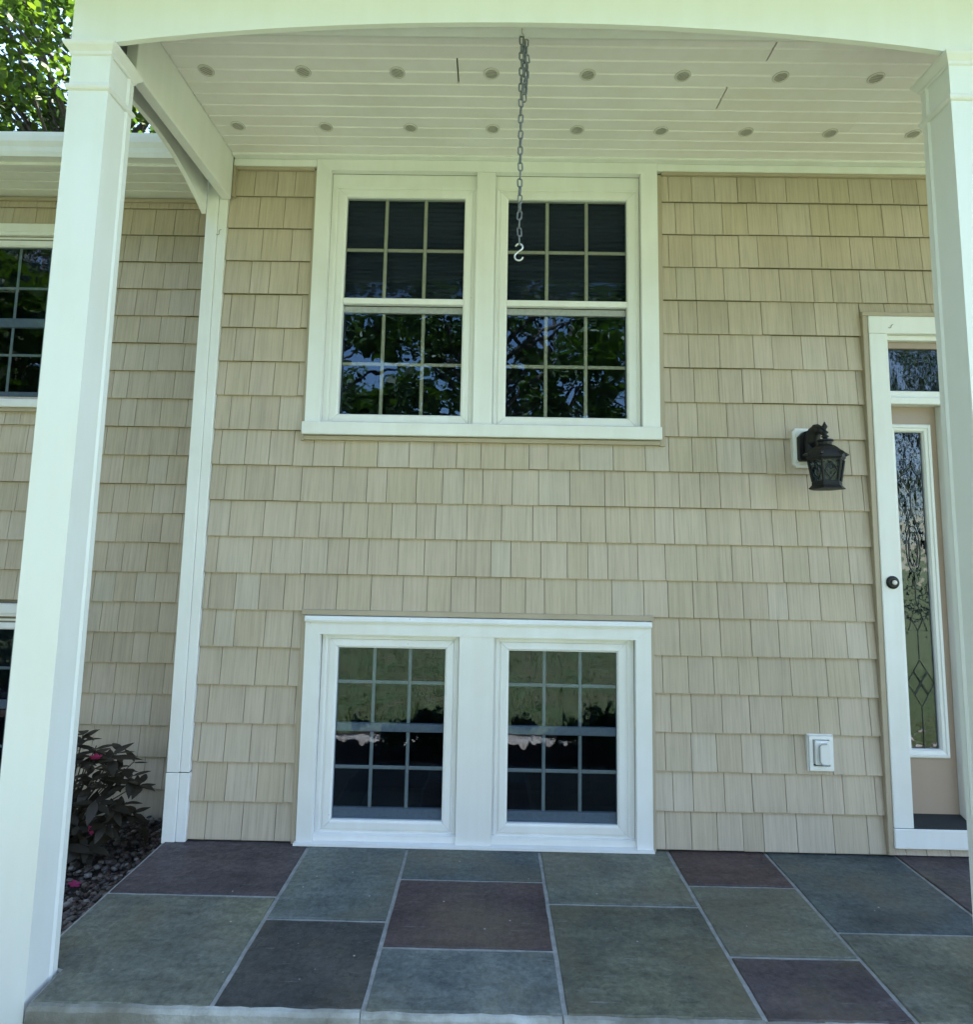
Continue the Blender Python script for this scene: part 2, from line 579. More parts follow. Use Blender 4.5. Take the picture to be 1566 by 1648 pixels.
GZ = -0.36
o = sheet('lawn', -260, 260, -320, 260, GZ, M['lawn'])
tag(o, 'mown green lawn spreading out around the house', 'lawn', kind='structure')
o = sheet('path', -8, 8, -2.75, -2.57, GZ + 0.018, M['path'])
tag(o, 'pale gravel strip along the foot of the lawn', 'path', kind='structure')
o = sheet('planting_bed', -8.0, 8.0, -2.90, -1.0, GZ + 0.012, M['soil'])
tag(o, 'dark mulch bed in front of the patio edge', 'bed', kind='structure')

def bedz(x, y):
    t = max(0.0, min(1.0, (y + 1.0) / 1.55))
    return -0.075 - 0.125 * t + 0.012 * math.sin(x * 9.1 + y * 4) * math.cos(y * 11)

o = sheet('garden_bed', -6.0, -1.36, -1.04, 0.72, 0.0, M['soil'], 40, 30, bedz)
tag(o, 'dark mulch bed beside the patio in the corner of the house', 'bed', kind='structure')

patio = thing('patio', (0.0, -0.5, 0.0), 'bluestone patio of mixed grey, green and purple slabs under the porch', 'patio', kind='structure')
mb = MB()
mb.prism([(-1.505, -0.001), (-1.505, -0.86), (-1.377, -0.90), (-1.372, -1.036), (3.6, -1.036), (3.6, -0.001)], 2, -0.38, -0.006)
part(patio, 'mortar_bed', mb, M['mortar'])
# concrete lip along the front edge, in cast lengths
for (xa, xb, dy, dz) in ((-1.369, -0.368, 0.0, 0.0), (-0.366, 0.240, 0.004, -0.003), (0.243, 0.846, -0.002, -0.002), (0.849, 1.95, 0.003, -0.003), (1.953, 3.6, 0.0, 0.0)):
    mb = MB()
    nseg = max(4, int((xb - xa) / 0.03))
    top, bot = [], []
    for i in range(nseg + 1):
        x = xa + (xb - xa) * i / nseg
        jz = random.uniform(-0.0035, 0.001)
        jy = random.uniform(-0.002, 0.002)
        top.append((x, jy, jz))
    vs, fs = [], []
    for (x, jy, jz) in top:
        vs += [(x, -1.0365, -0.002 + jz + dz), (x, -1.049 + jy + dy, -0.004 + jz + dz), (x, -1.056 + jy + dy, -0.014 + jz + dz), (x, -1.060 + jy + dy, -0.38)]
    for i in range(nseg):
        for j in range(3):
            a = i * 4 + j
            fs.append((a, a + 4, a + 5, a + 1))
    fs += [(0, 1, 2, 3), tuple(nseg * 4 + j for j in (3, 2, 1, 0))]
    mb.add(vs, fs)
    part(patio, 'edge_course', mb, M['concrete'])

IN = 0.0254
PURPLE, GREEN, BLUE, DARK, BROWN, PALE, DEEP, OLIVE = ((.078, .062, .066), (.142, .150, .118), (.128, .148, .134), (.060, .060, .056),
                                             (.084, .058, .056), (.142, .160, .148), (.084, .102, .100), (.112, .116, .086))
stones = [(-59.2, -32.3, 0, -17.9, PURPLE), (-59.2, -32.3, -17.9, -40.8, GREEN),
          (-32.3, -14.2, 0, -23.6, BLUE), (-32.3, -14.2, -23.6, -40.8, DARK),
          (-14.2, 9.8, 0, -12.0, DEEP), (-14.2, 9.8, -12.0, -29.4, BROWN), (-14.2, 9.8, -29.4, -40.8, PALE),
          (9.8, 33.4, 0, -18.1, GREEN), (9.8, 33.4, -18.1, -40.8, OLIVE),
          (33.4, 51.3, 0, -12.0, BROWN), (33.4, 51.3, -12.0, -29.6, GREEN), (33.4, 51.3, -29.6, -40.8, PURPLE),
          (51.3, 75.0, 0, -23.7, DEEP), (51.3, 75.0, -23.7, -40.8, GREEN),
          (75.0, 99.0, 0, -23.9, PURPLE), (75.0, 99.0, -23.9, -40.8, BLUE),
          (99.0, 117.0, 0, -18.0, GREEN), (99.0, 117.0, -18.0, -40.8, DEEP), (117.0, 141.5, 0, -40.8, BROWN)]
for (xa, xb, ya, yb, col) in stones:
    g = 0.0075
    x0, x1, y1, y0 = xa * IN + g, xb * IN - g, ya * IN - 0.004, yb * IN + (g if yb > -40 else 0)
    if ya < 0:
        y1 = ya * IN - g
    poly = [(x0, y0), (x1, y0), (x1, y1), (x0, y1)]
    if xa < -59 and yb < -40:
        poly = [(-1.366, y0), (x1, y0), (x1, y1), (x0, y1), (x0, -0.855), (-1.372, -0.89)]
    # broken edges: subdivide each side a little and jitter
    pts = []
    n = len(poly)
    for i in range(n):
        p, q = poly[i], poly[(i + 1) % n]
        L = math.dist(p, q)
        k = max(1, int(L / 0.06))
        for j in range(k):
            t = j / k
            jx, jy = (random.uniform(-.0016, .0016), random.uniform(-.0016, .0016)) if j else (0, 0)
            pts.append((p[0] + (q[0] - p[0]) * t + jx, p[1] + (q[1] - p[1]) * t + jy))
    cx, cy = sum(p[0] for p in pts) / len(pts), sum(p[1] for p in pts) / len(pts)
    zt = random.uniform(-0.0012, 0.0012)
    k = len(pts)
    vs = [(p[0], p[1], -0.03) for p in pts] + [(p[0], p[1], zt - 0.004) for p in pts]
    for p in pts:
        d = math.hypot(p[0] - cx, p[1] - cy)
        s = 1 - 0.0035 / d
        vs.append((cx + (p[0] - cx) * s, cy + (p[1] - cy) * s, zt))
    fs = []
    for r in (0, 1):
        for i in range(k):
            j = (i + 1) % k
            fs.append((r * k + i, r * k + j, (r + 1) * k + j, (r + 1) * k + i))
    fs.append(tuple(range(2 * k, 3 * k)))
    st = part(patio, 'flagstone', MB().add(vs, fs), M['stone'])
    st.color = col + (1,)

# ------------------------------------------------------------------ main wall of the house with its shakes
JOINTS = {
    1: [-1.275, -1.156, -1.063, 0.899, 1.02, 1.14, 1.259, 1.354, 1.512, 1.681, 1.838, 1.955, 2.066, 2.195],
    2: [-1.243, -1.111, 0.934, 1.03, 1.178, 1.308, 1.464, 1.633, 1.73, 1.881, 2.006, 2.111, 2.207],
    3: [-1.218, -1.064, 0.897, 1.018, 1.14, 1.26, 1.356, 1.512, 1.68, 1.834, 1.953, 2.075, 2.196],
    4: [-1.267, -1.169, -1.021, 0.933, 1.031, 1.176, 1.31, 1.464, 1.634, 1.731, 1.878, 2.007, 2.108, 2.203],
    5: [-1.362, -1.24, -1.117, -0.994, 0.943, 1.037, 1.195, 1.364, 1.52, 1.637, 1.754],
    6: [-1.326, -1.229, -1.08, 0.991, 1.146, 1.318, 1.414, 1.564, 1.689, 1.791],
    7: [-1.362, -1.24, -1.117, -0.992, 0.896, 1.015, 1.138, 1.258, 1.355, 1.511, 1.679, 1.832],
    8: [-1.328, -1.228, -1.08, 0.93, 1.028, 1.175, 1.31, 1.465, 1.629, 1.732],
    9: [-1.365, -1.239, -1.118, -0.997, -0.897, -0.743, -0.574, -0.416, -0.294, -0.178, -0.057, 0.065, 0.185, 0.28, 0.436, 0.604, 0.764, 0.882, 0.998, 1.12, 1.242, 1.365, 1.459, 1.599, 1.693, 1.784],
    10: [-1.33, -1.23, -1.086, -0.95, -0.792, -0.622, -0.523, -0.375, -0.244, -0.14, -0.044, 0.103, 0.233, 0.388, 0.561, 0.66, 0.809, 0.931, 1.035, 1.132, 1.28, 1.412, 1.567, 1.736, 1.839],
    11: [-1.297, -1.127, -0.969, -0.85, -0.735, -0.611, -0.492, -0.37, -0.275, -0.119, 0.051, 0.206, 0.326, 0.444, 0.565, 0.686, 0.808, 0.903, 1.062, 1.231, 1.386, 1.505, 1.623, 1.745],
    12: [-1.347, -1.177, -1.08, -0.931, -0.802, -0.7, -0.602, -0.455, -0.325, -0.168, 0.002, 0.1, 0.248, 0.377, 0.478, 0.575, 0.723, 0.857, 1.012, 1.183, 1.281, 1.431, 1.558, 1.658, 1.754],
    13: [-1.374, -1.248, -1.128, -1.007, -0.911, -0.749, -0.581, -0.425, -0.306, -0.19, -0.069, 0.053, 0.174, 0.266, 0.422, 0.594, 0.75, 0.868, 0.989, 1.109, 1.232, 1.353, 1.448, 1.605, 1.773],
    14: [-1.337, -1.239, -1.092, -0.958, 0.922, 1.024, 1.119, 1.267, 1.4, 1.556, 1.725, 1.824],
    15: [-1.294, -1.125, -0.965, 0.837, 0.961, 1.082, 1.202, 1.298, 1.452, 1.624, 1.779],
    16: [-1.344, -1.17, -1.073, -0.925, 0.875, 0.973, 1.118, 1.25, 1.405, 1.576, 1.673, 1.819],
    17: [-1.373, -1.253, -1.13, -1.008, 0.845, 0.968, 1.088, 1.206, 1.3, 1.458, 1.632, 1.786],
    18: [-1.333, -1.236, -1.088, -0.959, 0.879, 0.974, 1.121, 1.252, 1.408, 1.58, 1.677, 1.827],
    19: [-1.319, -1.147, -0.991, 0.841, 0.962, 1.083, 1.203, 1.299, 1.455, 1.626, 1.784],
}
WING = {
    0: [-2.136, -1.995, -1.884],
    1: [-2.163, -2.037, -1.868],
    2: [-2.324, -2.203, -2.081, -1.982],
    3: [-2.352, -2.212, -2.071, -1.919],
    4: [-2.361, -2.238, -2.118, -2.023],
    5: [-2.323, -2.216, -2.122, -1.975],
    6: [-2.256, -2.129, -2.01, -1.878],
    7: [-2.926, -2.317, -2.221, -2.075, -1.946],
    8: [-2.93, -2.27, -2.115, -2.0, -1.881],
    9: [-2.902, -2.31, -2.213, -2.066, -1.938],
    10: [-2.93, -2.265, -2.108, -1.99, -1.872],
    11: [-2.873, -2.385, -2.262, -2.108, -1.939],
    12: [-2.313, -2.213, -2.059, -1.894],
    13: [-2.276, -2.145, -1.988],
    14: [-2.312, -2.19, -2.097, -1.94],
    15: [-2.384, -2.235, -2.104, -1.948],
    16: [-2.27, -2.144, -2.056, -1.897],
    17: [-2.38, -2.237, -2.104, -1.949],
    18: [-2.275, -2.164, -2.058, -1.899],
    19: [-2.337, -2.19, -2.062, -1.906],
    20: [-2.352, -2.232, -2.108, -2.016],
}
wall = thing('house_wall', (0.9, 0.0, 0.0), 'beige shake-sided house wall behind the patio under the porch', 'wall')

def with_holes(mb, x0, x1, y0, y1, z0, z1, holes):
    xs = sorted({x0, x1} | {h[0] for h in holes} | {h[1] for h in holes})
    for a, b_ in zip(xs, xs[1:]):
        cuts = sorted((h[2], h[3]) for h in holes if h[0] <= a and h[1] >= b_)
        z = z0
        for c0, c1 in cuts:
            if c0 > z:
                mb.box(a, b_, y0, y1, z, c0)
            z = max(z, c1)
        if z < z1:
            mb.box(a, b_, y0, y1, z, z1)
    return mb

HOLES = [(-0.868, 0.748, 1.99, 3.345), (-0.812, 0.702, 0.03, 0.965), (1.975, 3.24, 0.10, 2.50)]
part(wall, 'wall_sheathing', with_holes(MB(), -1.50, 3.6, 0.001, 0.10, -0.37, 3.60, HOLES), M['sheath'])
part(wall, 'return_wall', MB().box(-1.506, -1.40, 0.101, 0.69, -0.4, 3.62), M['tan'])

def unit_shake():
    """one shake, 1 m wide and one course tall; scaled in x to its width"""
    vs = [(0, -0.0125, 0), (1, -0.0125, 0), (1, -0.0178, 0), (0, -0.0178, 0),
          (0, -0.0185, 0.0025), (1, -0.0185, 0.0025),
          (1, -0.0045, E0 - 0.0005), (0, -0.0045, E0 - 0.0005), (0, 0, E0 - 0.0005), (1, 0, E0 - 0.0005), (0, -0.0125, 0.007), (1, -0.0125, 0.007), (0, 0, 0.007), (1, 0, 0.007)]
    fs = [(0, 1, 2, 3), (3, 2, 5, 4), (4, 5, 6, 7), (7, 6, 9, 8), (0, 1, 11, 10), (10, 11, 13, 12), (12, 13, 9, 8), (0, 3, 4, 7, 8, 12, 10), (1, 11, 13, 9, 6, 5, 2)]
    return MB().add(vs, fs).mesh('shake', M['siding'])

SHAKE = unit_shake()
recs = []
def course(zb, joints, spans, height=E0, y=0.0):
    for (a, b_) in spans:
        cuts = [a] + [j for j in joints if a + 0.012 < j < b_ - 0.012] + [b_]
        step = random.random() < 0.5
        for i, (p, q) in enumerate(zip(cuts, cuts[1:])):
            if i % 9 == 4:
                step = not step
            recs.append((p + 0.0014, q - 0.0014, zb + (0.0018 if step else 0.0) + random.uniform(-.0004, .0004), height, y - (0.0012 if step else 0)))

def extend(js, hi):
    js = list(js)
    while js[-1] < hi:
        js.append(round(js[-1] + random.choice((.096, .12, .122, .148, .155, .17)), 3))
    return js

for k in range(1, 20):
    zb = (19 - k) * E0
    js = JOINTS[k]
    L0 = -1.404
    if k == 1:
        course(zb, extend(js, 3.4), [(-1.375, -0.957), (0.861, 3.45)])
    elif k <= 4:
        course(zb, extend(js, 3.4), [(L0, -0.957), (0.861, 3.45)])
    elif k <= 8:
        course(zb, js, [(L0, -0.957), (0.861, 1.864)])
    elif k <= 13:
        course(zb, js, [(L0, 1.864)])
    elif k <= 18:
        course(zb, js, [(L0, -0.909), (0.793, 1.864)])
    else:
        course(0.007, js, [(L0, -0.909), (0.793, 1.864)], E0 - 0.0075)
course(2.606, extend([1.755, 1.868, 1.99, 2.11], 3.4), [(1.864, 3.45)], 0.0605)
course(0.006, extend([1.955, 2.05, 2.16], 3.2), [(1.866, 3.40)], 0.044)
recs.sort(key=lambda r: -(r[1] - r[0]) * r[3] + (10 if r[0] > 2.35 else 0))
def lay(recs, root, cap=300):
    for (p, q, z, h, y) in recs[:cap]:
        L = root.location
        put('shake', SHAKE, root, (p - L[0], y - L[1], z - L[2]), None, (q - p, 1, h / E0))
    rest = recs[cap:]
    if rest:
        mb = MB()
        base = [v.co.copy() for v in SHAKE.vertices]
        fcs = [tuple(f.vertices) for f in SHAKE.polygons]
        for (p, q, z, h, y) in rest:
            mb.add([(p + v.x * (q - p), y + v.y, z + v.z * h / E0) for v in base], fcs)
        part(root, 'shake_slivers', mb, M['siding'])['kind'] = 'stuff'
lay(recs, wall)

# tan channels and white trim that belong to the wall
def jbox(x0, x1, z0, z1, y=-0.026, yb=0.0005):
    mb = MB().box(x0, x1, y, yb, z0, z1, 0.002)
    part(wall, 'siding_channel', mb, M['tan'])
jbox(-0.959, -0.9455, 1.905, 3.343)
jbox(0.8355, 0.861, 1.905, 3.343, -0.022)
jbox(-0.944, 0.834, 1.909, 1.9305, -0.030)
jbox(-1.372, -0.9600, 3.344, 3.361)
jbox(0.862, 3.45, 3.344, 3.361)
jbox(-1.3875, -1.373, 3.19, 3.361, -0.033)
jbox(-0.911, -0.8895, -0.004, 1.0495, -0.024)
jbox(0.7795, 0.795, -0.004, 1.0495, -0.024)
jbox(-0.911, 0.795, 1.0505, 1.075, -0.030)
jbox(1.863, 1.8885, 0.012, 2.5885, -0.036)
jbox(1.863, 3.45, 2.590, 2.612, -0.036)
for (xa, xb) in ((-1.387, -0.94701), (0.83701, 3.45)):
    part(wall, 'frieze_trim', MB().box(xa, xb, -0.030, 0.0005, 3.3615, 3.4000, 0.003), M['white'])

# corner post: two boards, split near the bottom by a cracked joint
for (za, zb_, dx) in ((-0.010, 0.3055, 0.002), (0.3085, 3.40, 0.0)):
    mb = MB()
    mb.box(-1.512 - dx, -1.4505, -0.034, 0.100, za, zb_, 0.003)
    mb.box(-1.4495, -1.405 + dx, -0.030, 0.0005, za, zb_, 0.003)
    part(wall, 'corner_board', mb, M['white'])
part(wall, 'cracked_joint', MB().box(-1.511, -1.407, -0.028, 0.0, 0.3056, 0.3084), M['caulk'])

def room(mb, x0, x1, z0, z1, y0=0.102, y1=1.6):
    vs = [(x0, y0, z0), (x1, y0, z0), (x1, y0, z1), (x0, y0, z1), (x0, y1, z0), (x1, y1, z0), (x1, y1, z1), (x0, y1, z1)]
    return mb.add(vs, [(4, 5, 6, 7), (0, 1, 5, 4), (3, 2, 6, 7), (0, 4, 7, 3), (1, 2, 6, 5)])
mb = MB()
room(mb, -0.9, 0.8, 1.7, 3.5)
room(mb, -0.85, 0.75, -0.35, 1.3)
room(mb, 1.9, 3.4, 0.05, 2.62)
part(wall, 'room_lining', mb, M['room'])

# ------------------------------------------------------------------ left wing wall
wing = thing('house_wall', (-2.6, 0.68, 0.0), 'recessed left wing wall in beige shakes beyond the left porch column', 'wall')
WY = 0.68
WHOLES = [(-3.60, -2.60, 2.23, 3.28), (-3.60, -2.60, 0.02, 0.86)]
part(wing, 'wall_sheathing', with_holes(MB(), -5.4, -1.5075, WY + 0.001, WY + 0.10, -0.215, 3.60, WHOLES), M['sheath'])
part(wing, 'foundation', MB().box(-5.4, -1.5075, WY + 0.012, WY + 0.10, -0.6, -0.2155), M['foundation'])
recs = []
WE = 0.1774
for k in range(-1, 21):
    zb = -0.036 + WE * k
    js = list(WING.get(k, WING.get(k + 2, WING.get(k - 2, []))))
    js = sorted(set(js))
    while js[0] > -5.3:
        js.insert(0, round(js[0] - random.choice((.096, .12, .125, .148, .155, .17)), 3))
    while js[-1] < -1.65:
        js.append(round(js[-1] + random.choice((.12, .148, .155)), 3))
    zt = zb + WE
    full = [(-5.35, -1.509)]
    if 2.20 < zb < 3.30:
        full = [(-5.35, -3.72), (-2.50, -1.509)]
    elif zb < 0.95 and zt > -0.04 and zb > -0.1:
        full = [(-5.35, -3.72), (-2.50, -1.509)]
    h = WE
    if k == 20:
        h = 0.066
    course(zb, js, full, h, WY)
recs.sort(key=lambda r: -(r[1] - r[0]) * r[3] + (10 if r[0] < -3.4 else 0))
lay(recs, wing, 190)
part(wing, 'siding_channel', MB().box(-5.35, -1.51, WY - 0.026, WY, 3.5535, 3.576, 0.002), M['tan'])
mb = MB()
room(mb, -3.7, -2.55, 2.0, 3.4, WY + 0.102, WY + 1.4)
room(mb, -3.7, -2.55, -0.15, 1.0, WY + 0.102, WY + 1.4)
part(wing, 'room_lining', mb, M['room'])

# eave of the wing: soffit, gutter, roof
eave = thing('eave', (-3.4, 0.3, 3.58), 'white boxed eave and gutter of the left wing with trees above', 'eave')
for (ya, yb) in ((0.315, 0.40), (0.403, 0.49), (0.493, 0.58), (0.583, 0.676)):
    mb = MB().prism([(ya, 3.590), (ya + .004, 3.584), (yb - .004, 3.584), (yb, 3.590), (yb, 3.600), (ya, 3.600)], 0, -5.4, -1.508)
    part(eave, 'soffit_board', mb, M['white'])
part(eave, 'fascia', MB().box(-5.4, -1.508, 0.285, 0.3145, 3.556, 3.70, 0.003), M['white'])
gp = [(0.2845, 3.690), (0.2845, 3.572), (0.225, 3.568), (0.214, 3.590), (0.206, 3.615), (0.192, 3.640), (0.186, 3.668), (0.184, 3.690), (0.192, 3.694), (0.195, 3.684), (0.21, 3.64), (0.228, 3.576), (0.278, 3.580), (0.280, 3.690)]
part(eave, 'gutter', MB().prism(gp, 0, -5.4, -1.5135), M['white'])
mb = MB().prism([(0.24, 3.700), (3.9, 5.0), (3.9, 5.06), (0.24, 3.712)], 0, -5.6, -1.53)
part(eave, 'roof_slope', mb, M['roof'])

# roof of the main block and porch, out of view but shading everything below it
roof = thing('house_roof', (0.6, 1.0, 3.65), 'grey asphalt roof over the porch and the main house', 'roof')
part(roof, 'roof_slope', MB().prism([(-1.48, 3.68), (4.6, 6.0), (9.5, 4.1), (9.5, 4.0), (4.6, 5.9), (-1.48, 3.58)], 0, -1.78, 6.5), M['roof'])
part(roof, 'gap_backing', MB().box(-1.5, 3.6, -1.01, 4.0, 3.44, 3.46), M['rubber'])  # black sheet added above the ceiling so its board gaps look dark
part(roof, 'back_wall', MB().box(-5.4, 6.4, 3.9, 4.0, -0.4, 5.0), M['sheath'])
part(roof, 'fascia', MB().box(-1.76, 3.7, -1.505, -1.4815, 3.555, 3.70), M['white'])
part(roof, 'eave_soffit', MB().box(-1.76, 3.7, -1.480, -1.0415, 3.560, 3.578), M['white'])

# ------------------------------------------------------------------ porch: ceiling, beams, columns
ceil = thing('porch_ceiling', (0.1, -0.4, ZC), 'white grooved porch ceiling with two rows of round vents', 'ceiling')
rows = [(-0.834, -0.693, [1.108]), (-0.693, -0.552, [-0.1755]), (-0.552, -0.411, [1.003]), (-0.411, -0.270, [1.69]), (-0.270, -0.129, [-0.9]), (-0.129, -0.0525, [])]
for ri, (ya, yb, cuts) in enumerate(rows):
    xs = [-1.383] + cuts + [3.3]
    gap = 0.003 if ri < 3 else 0.0004
    for a, b_ in zip(xs, xs[1:]):
        a2 = a + (gap if a > -1.38 else 0)
        b2 = b_ - (gap if b_ < 3.29 else 0)
        ym = ya + 0.0705
        P = [(ya, ZC + .006), (ya + .0055, ZC), (min(ym - .0055, yb - .006), ZC), (min(ym, yb - .003), ZC + .006)]
        if yb - ym > 0.02:
            P += [(ym + .0055, ZC), (yb - .0055, ZC), (yb, ZC + .006)]
        P += [(yb, ZC + .014), (ya, ZC + .014)]
        part(ceil, 'ceiling_board', MB().prism(P, 0, a2, b2), M['ceiling'])
part(ceil, 'cove_trim', MB().prism([(-0.845, 3.413), (-0.845, 3.392), (-0.832, 3.390), (-0.806, 3.402), (-0.802, 3.4095), (-0.802, 3.413)], 0, -1.383, 3.3), M['white'])
part(ceil, 'edge_trim', MB().box(-1.383, 3.3, -0.066, -0.0005, 3.4005, 3.4125, 0.002), M['white'])
part(ceil, 'ceiling_filler', MB().box(-1.383, 3.3, -0.924, -0.8455, 3.405, 3.43), M['ceiling'])

def vent_mesh():
    mb = MB()
    R = 0.0325
    n = 24
    prof = [(R, 0.001), (R, -0.0025), (R * .96, -0.0035), (R * .80, -0.0035), (R * .78, -0.001)]
    vs, fs = [], []
    for r, h in prof:
        for j in range(n):
            t = 2 * math.pi * j / n
            vs.append((r * math.cos(t), r * math.sin(t), h))
    for i in range(len(prof) - 1):
        for j in range(n):
            j2 = (j + 1) % n
            fs.append((i * n + j, i * n + j2, (i + 1) * n + j2, (i + 1) * n + j))
    mb.add(vs, fs)
    return mb.mesh('vent', M['vent'])
def louvre_mesh():
    mb = MB()
    R = 0.0325 * .80
    for y in (-0.020, -0.012, -0.004, 0.004, 0.012, 0.020):
        w = math.sqrt(R * R - y * y)
        mb.add([(-w, y - .0042, -0.0030), (w, y - .0042, -0.0030), (w, y + .0028, 0.0005), (-w, y + .0028, 0.0005),
                (-w, y - .0042, -0.0022), (w, y - .0042, -0.0022), (w, y + .0028, 0.0013), (-w, y + .0028, 0.0013)],
               [(0, 1, 2, 3), (4, 5, 6, 7), (0, 1, 5, 4), (2, 3, 7, 6)])
    return mb.mesh('louvre', M['vent'])
VM, LM = vent_mesh(), louvre_mesh()
SM = MB().lathe([(.0338, -0.0006), (.0338, 0.0002)], (0, 0, 0), 24).mesh('vent_shadow_disc', M['vent_gap'])  # disc paints the gaps' shade and a contact-shadow outline round the rim
vx1 = [-1.263, -0.843, -0.437, -0.032, 0.382, 0.789, 1.206, 1.612, 2.02]
vx2 = [-1.269, -0.839, -0.425, -0.025, 0.385, 0.792, 1.203, 1.609, 2.008]
for xs, y in ((vx1, -0.616), (vx2, -0.267)):
    for x in xs:
        if x > 2.015:
            continue
        v = put('vent', VM, ceil, (x - 0.1, y + 0.4, -0.0004), (0, 0, random.uniform(-.5, .5)))
        put('louvre', LM, v)
        put('vent_shadow_disc', SM, v)

beam = thing('porch_beam', (0.1, -1.03, 3.2), 'white porch beam with a shallow arch across the top', 'beam')
AXL, AXR = -1.388, 1.592
arch = []
for i in range(41):
    t = -1 + 2 * i / 40
    x = (AXL + AXR) / 2 + t * (AXR - AXL) / 2
    arch.append((x, 3.161 + 0.096 * (1 - t * t) ** 0.92 if abs(t) < 1 else 3.161))
poly = [(-1.536, 3.161)] + arch + [(1.736, 3.161), (3.35, 3.161), (3.35, 3.62), (-1.536, 3.62)]
part(beam, 'arched_board', MB().prism(poly, 1, -1.040, -1.0205), M['column'])
part(beam, 'header', MB().box(-1.36, 3.35, -1.0200, -0.925, 3.300, 3.60, 0.003), M['white'])

sbeam = thing('porch_beam', (-1.45, -0.45, 3.2), 'white side beam with a curved board running back from the left column to the wall', 'beam')
pts = []
for i in range(25):
    y = -1.019 + (1.019 - 0.036) * i / 24
    pts.append((y, 3.213 - 0.475 * (y + 0.55) ** 2))
poly = pts + [(-0.036, 3.62), (-1.019, 3.62)]
part(sbeam, 'arched_board', MB().prism(poly, 0, -1.534, -1.512), M['white'])
part(sbeam, 'header', MB().box(-1.432, -1.3855, -0.892, -0.0365, 3.167, 3.60, 0.003), M['white'])

def column(root_loc, x0, x1, zb, label):
    t = thing('porch_column', root_loc, label, 'column', 'columns holding up the front of the porch')
    y0, y1 = -1.035, -0.893
    # shaft section with a bead near the back edge of each side
    sec = [(x0, y0), (x1, y0), (x1, y0 + .016), (x1 - .0015, y0 + .0175), (x1 - .0015, y1 - .038), (x1 + .001, y1 - .034), (x1 + .004, y1 - .028), (x1 + .001, y1 - .022), (x1, y1 - .020),
           (x1, y1), (x0, y1), (x0, y1 - .020), (x0 - .001, y1 - .022), (x0 - .004, y1 - .028), (x0 - .001, y1 - .034), (x0 + .0015, y1 - .038), (x0 + .0015, y0 + .0175), (x0, y0 + .016)]
    part(t, 'shaft', MB().prism(sec, 2, zb, 3.1605), M['column'])
    def ring(levels):
        mb = MB()
        vs, fs = [], []
        for d, z in levels:
            vs += [(x0 - d, y0 - d, z), (x1 + d, y0 - d, z), (x1 + d, y1 + d, z), (x0 - d, y1 + d, z)]
        for i in range(len(levels) - 1):
            for j in range(4):
                fs.append((i * 4 + j, i * 4 + (j + 1) % 4, i * 4 + 4 + (j + 1) % 4, i * 4 + 4 + j))
        return mb.add(vs, fs)
    part(t, 'capital', ring([(0.0, 3.112), (0.005, 3.116), (0.006, 3.126), (0.012, 3.134), (0.019, 3.143), (0.022, 3.150), (0.022, 3.158), (0.0, 3.159)]), M['white'])
    part(t, 'necking', ring([(0.0, 2.978), (0.006, 2.982), (0.0095, 2.990), (0.0095, 2.996), (0.006, 3.002), (0.0, 3.005)]), M['white'])
    return t
column((-1.461, -0.965, -0.12), -1.532, -1.390, -0.14, 'white square column at the left front corner of the patio')
column((1.663, -0.965, 0.0), 1.592, 1.734, -0.0055, 'white square column on the right in front of the entrance')

# ------------------------------------------------------------------ windows
def muntins(root, sash, x0, x1, z0, z1, vx, hz, y0, y1, w=0.018, mat=None):
    for x in vx:
        part(root, 'muntin', MB().box(x - w / 2, x + w / 2, y0, y1, z0, z1, 0.003), mat or M['muntin'], sash)
    for z in hz:
        xs = [x0] + [v for v in vx] + [x1]
        for i, (a, b_) in enumerate(zip(xs, xs[1:])):
            part(root, 'muntin', MB().box(a + (w / 2 if i else 0) + .0003, b_ - (w / 2 if i < len(xs) - 2 else 0) - .0003, y0 + .0005, y1 - .0005, z - w / 2, z + w / 2, 0.003), mat or M['muntin'], sash)

VINYL = [(-0.002, 0.012), (-0.002, -0.001), (0.010, -0.001), (0.0115, 0.003), (0.020, 0.003), (0.022, -0.005), (0.050, -0.007), (0.054, -0.006), (0.058, -0.001), (0.0605, -0.001), (0.0605, 0.030)]
def vinyl_frame(root, gx0, gx1, gz0, gz1, y=0.0):
    rect = (gx0 - 0.060, gx1 + 0.060, gz0 - 0.060, gz1 + 0.060)
    fr = part(root, 'window_frame', MB().mitred(rect, [(d, yy + y) for d, yy in VINYL], 'T', 0.0009), M['white'])
    for s in 'LRB':
        part(root, 'frame_rail', MB().mitred(rect, [(d, yy + y) for d, yy in VINYL], s, 0.0009), M['white'], fr)
    return fr

def filler(mb, x0, x1, z0, z1, gx0, gx1, gz0, gz1, y0, y1):
    """flat jamb liner between casing opening and vinyl frame"""
    return with_holes(mb, x0, x1, y0, y1, z0, z1, [(gx0 - .055, gx1 + .055, gz0 - .055, gz1 + .055)])

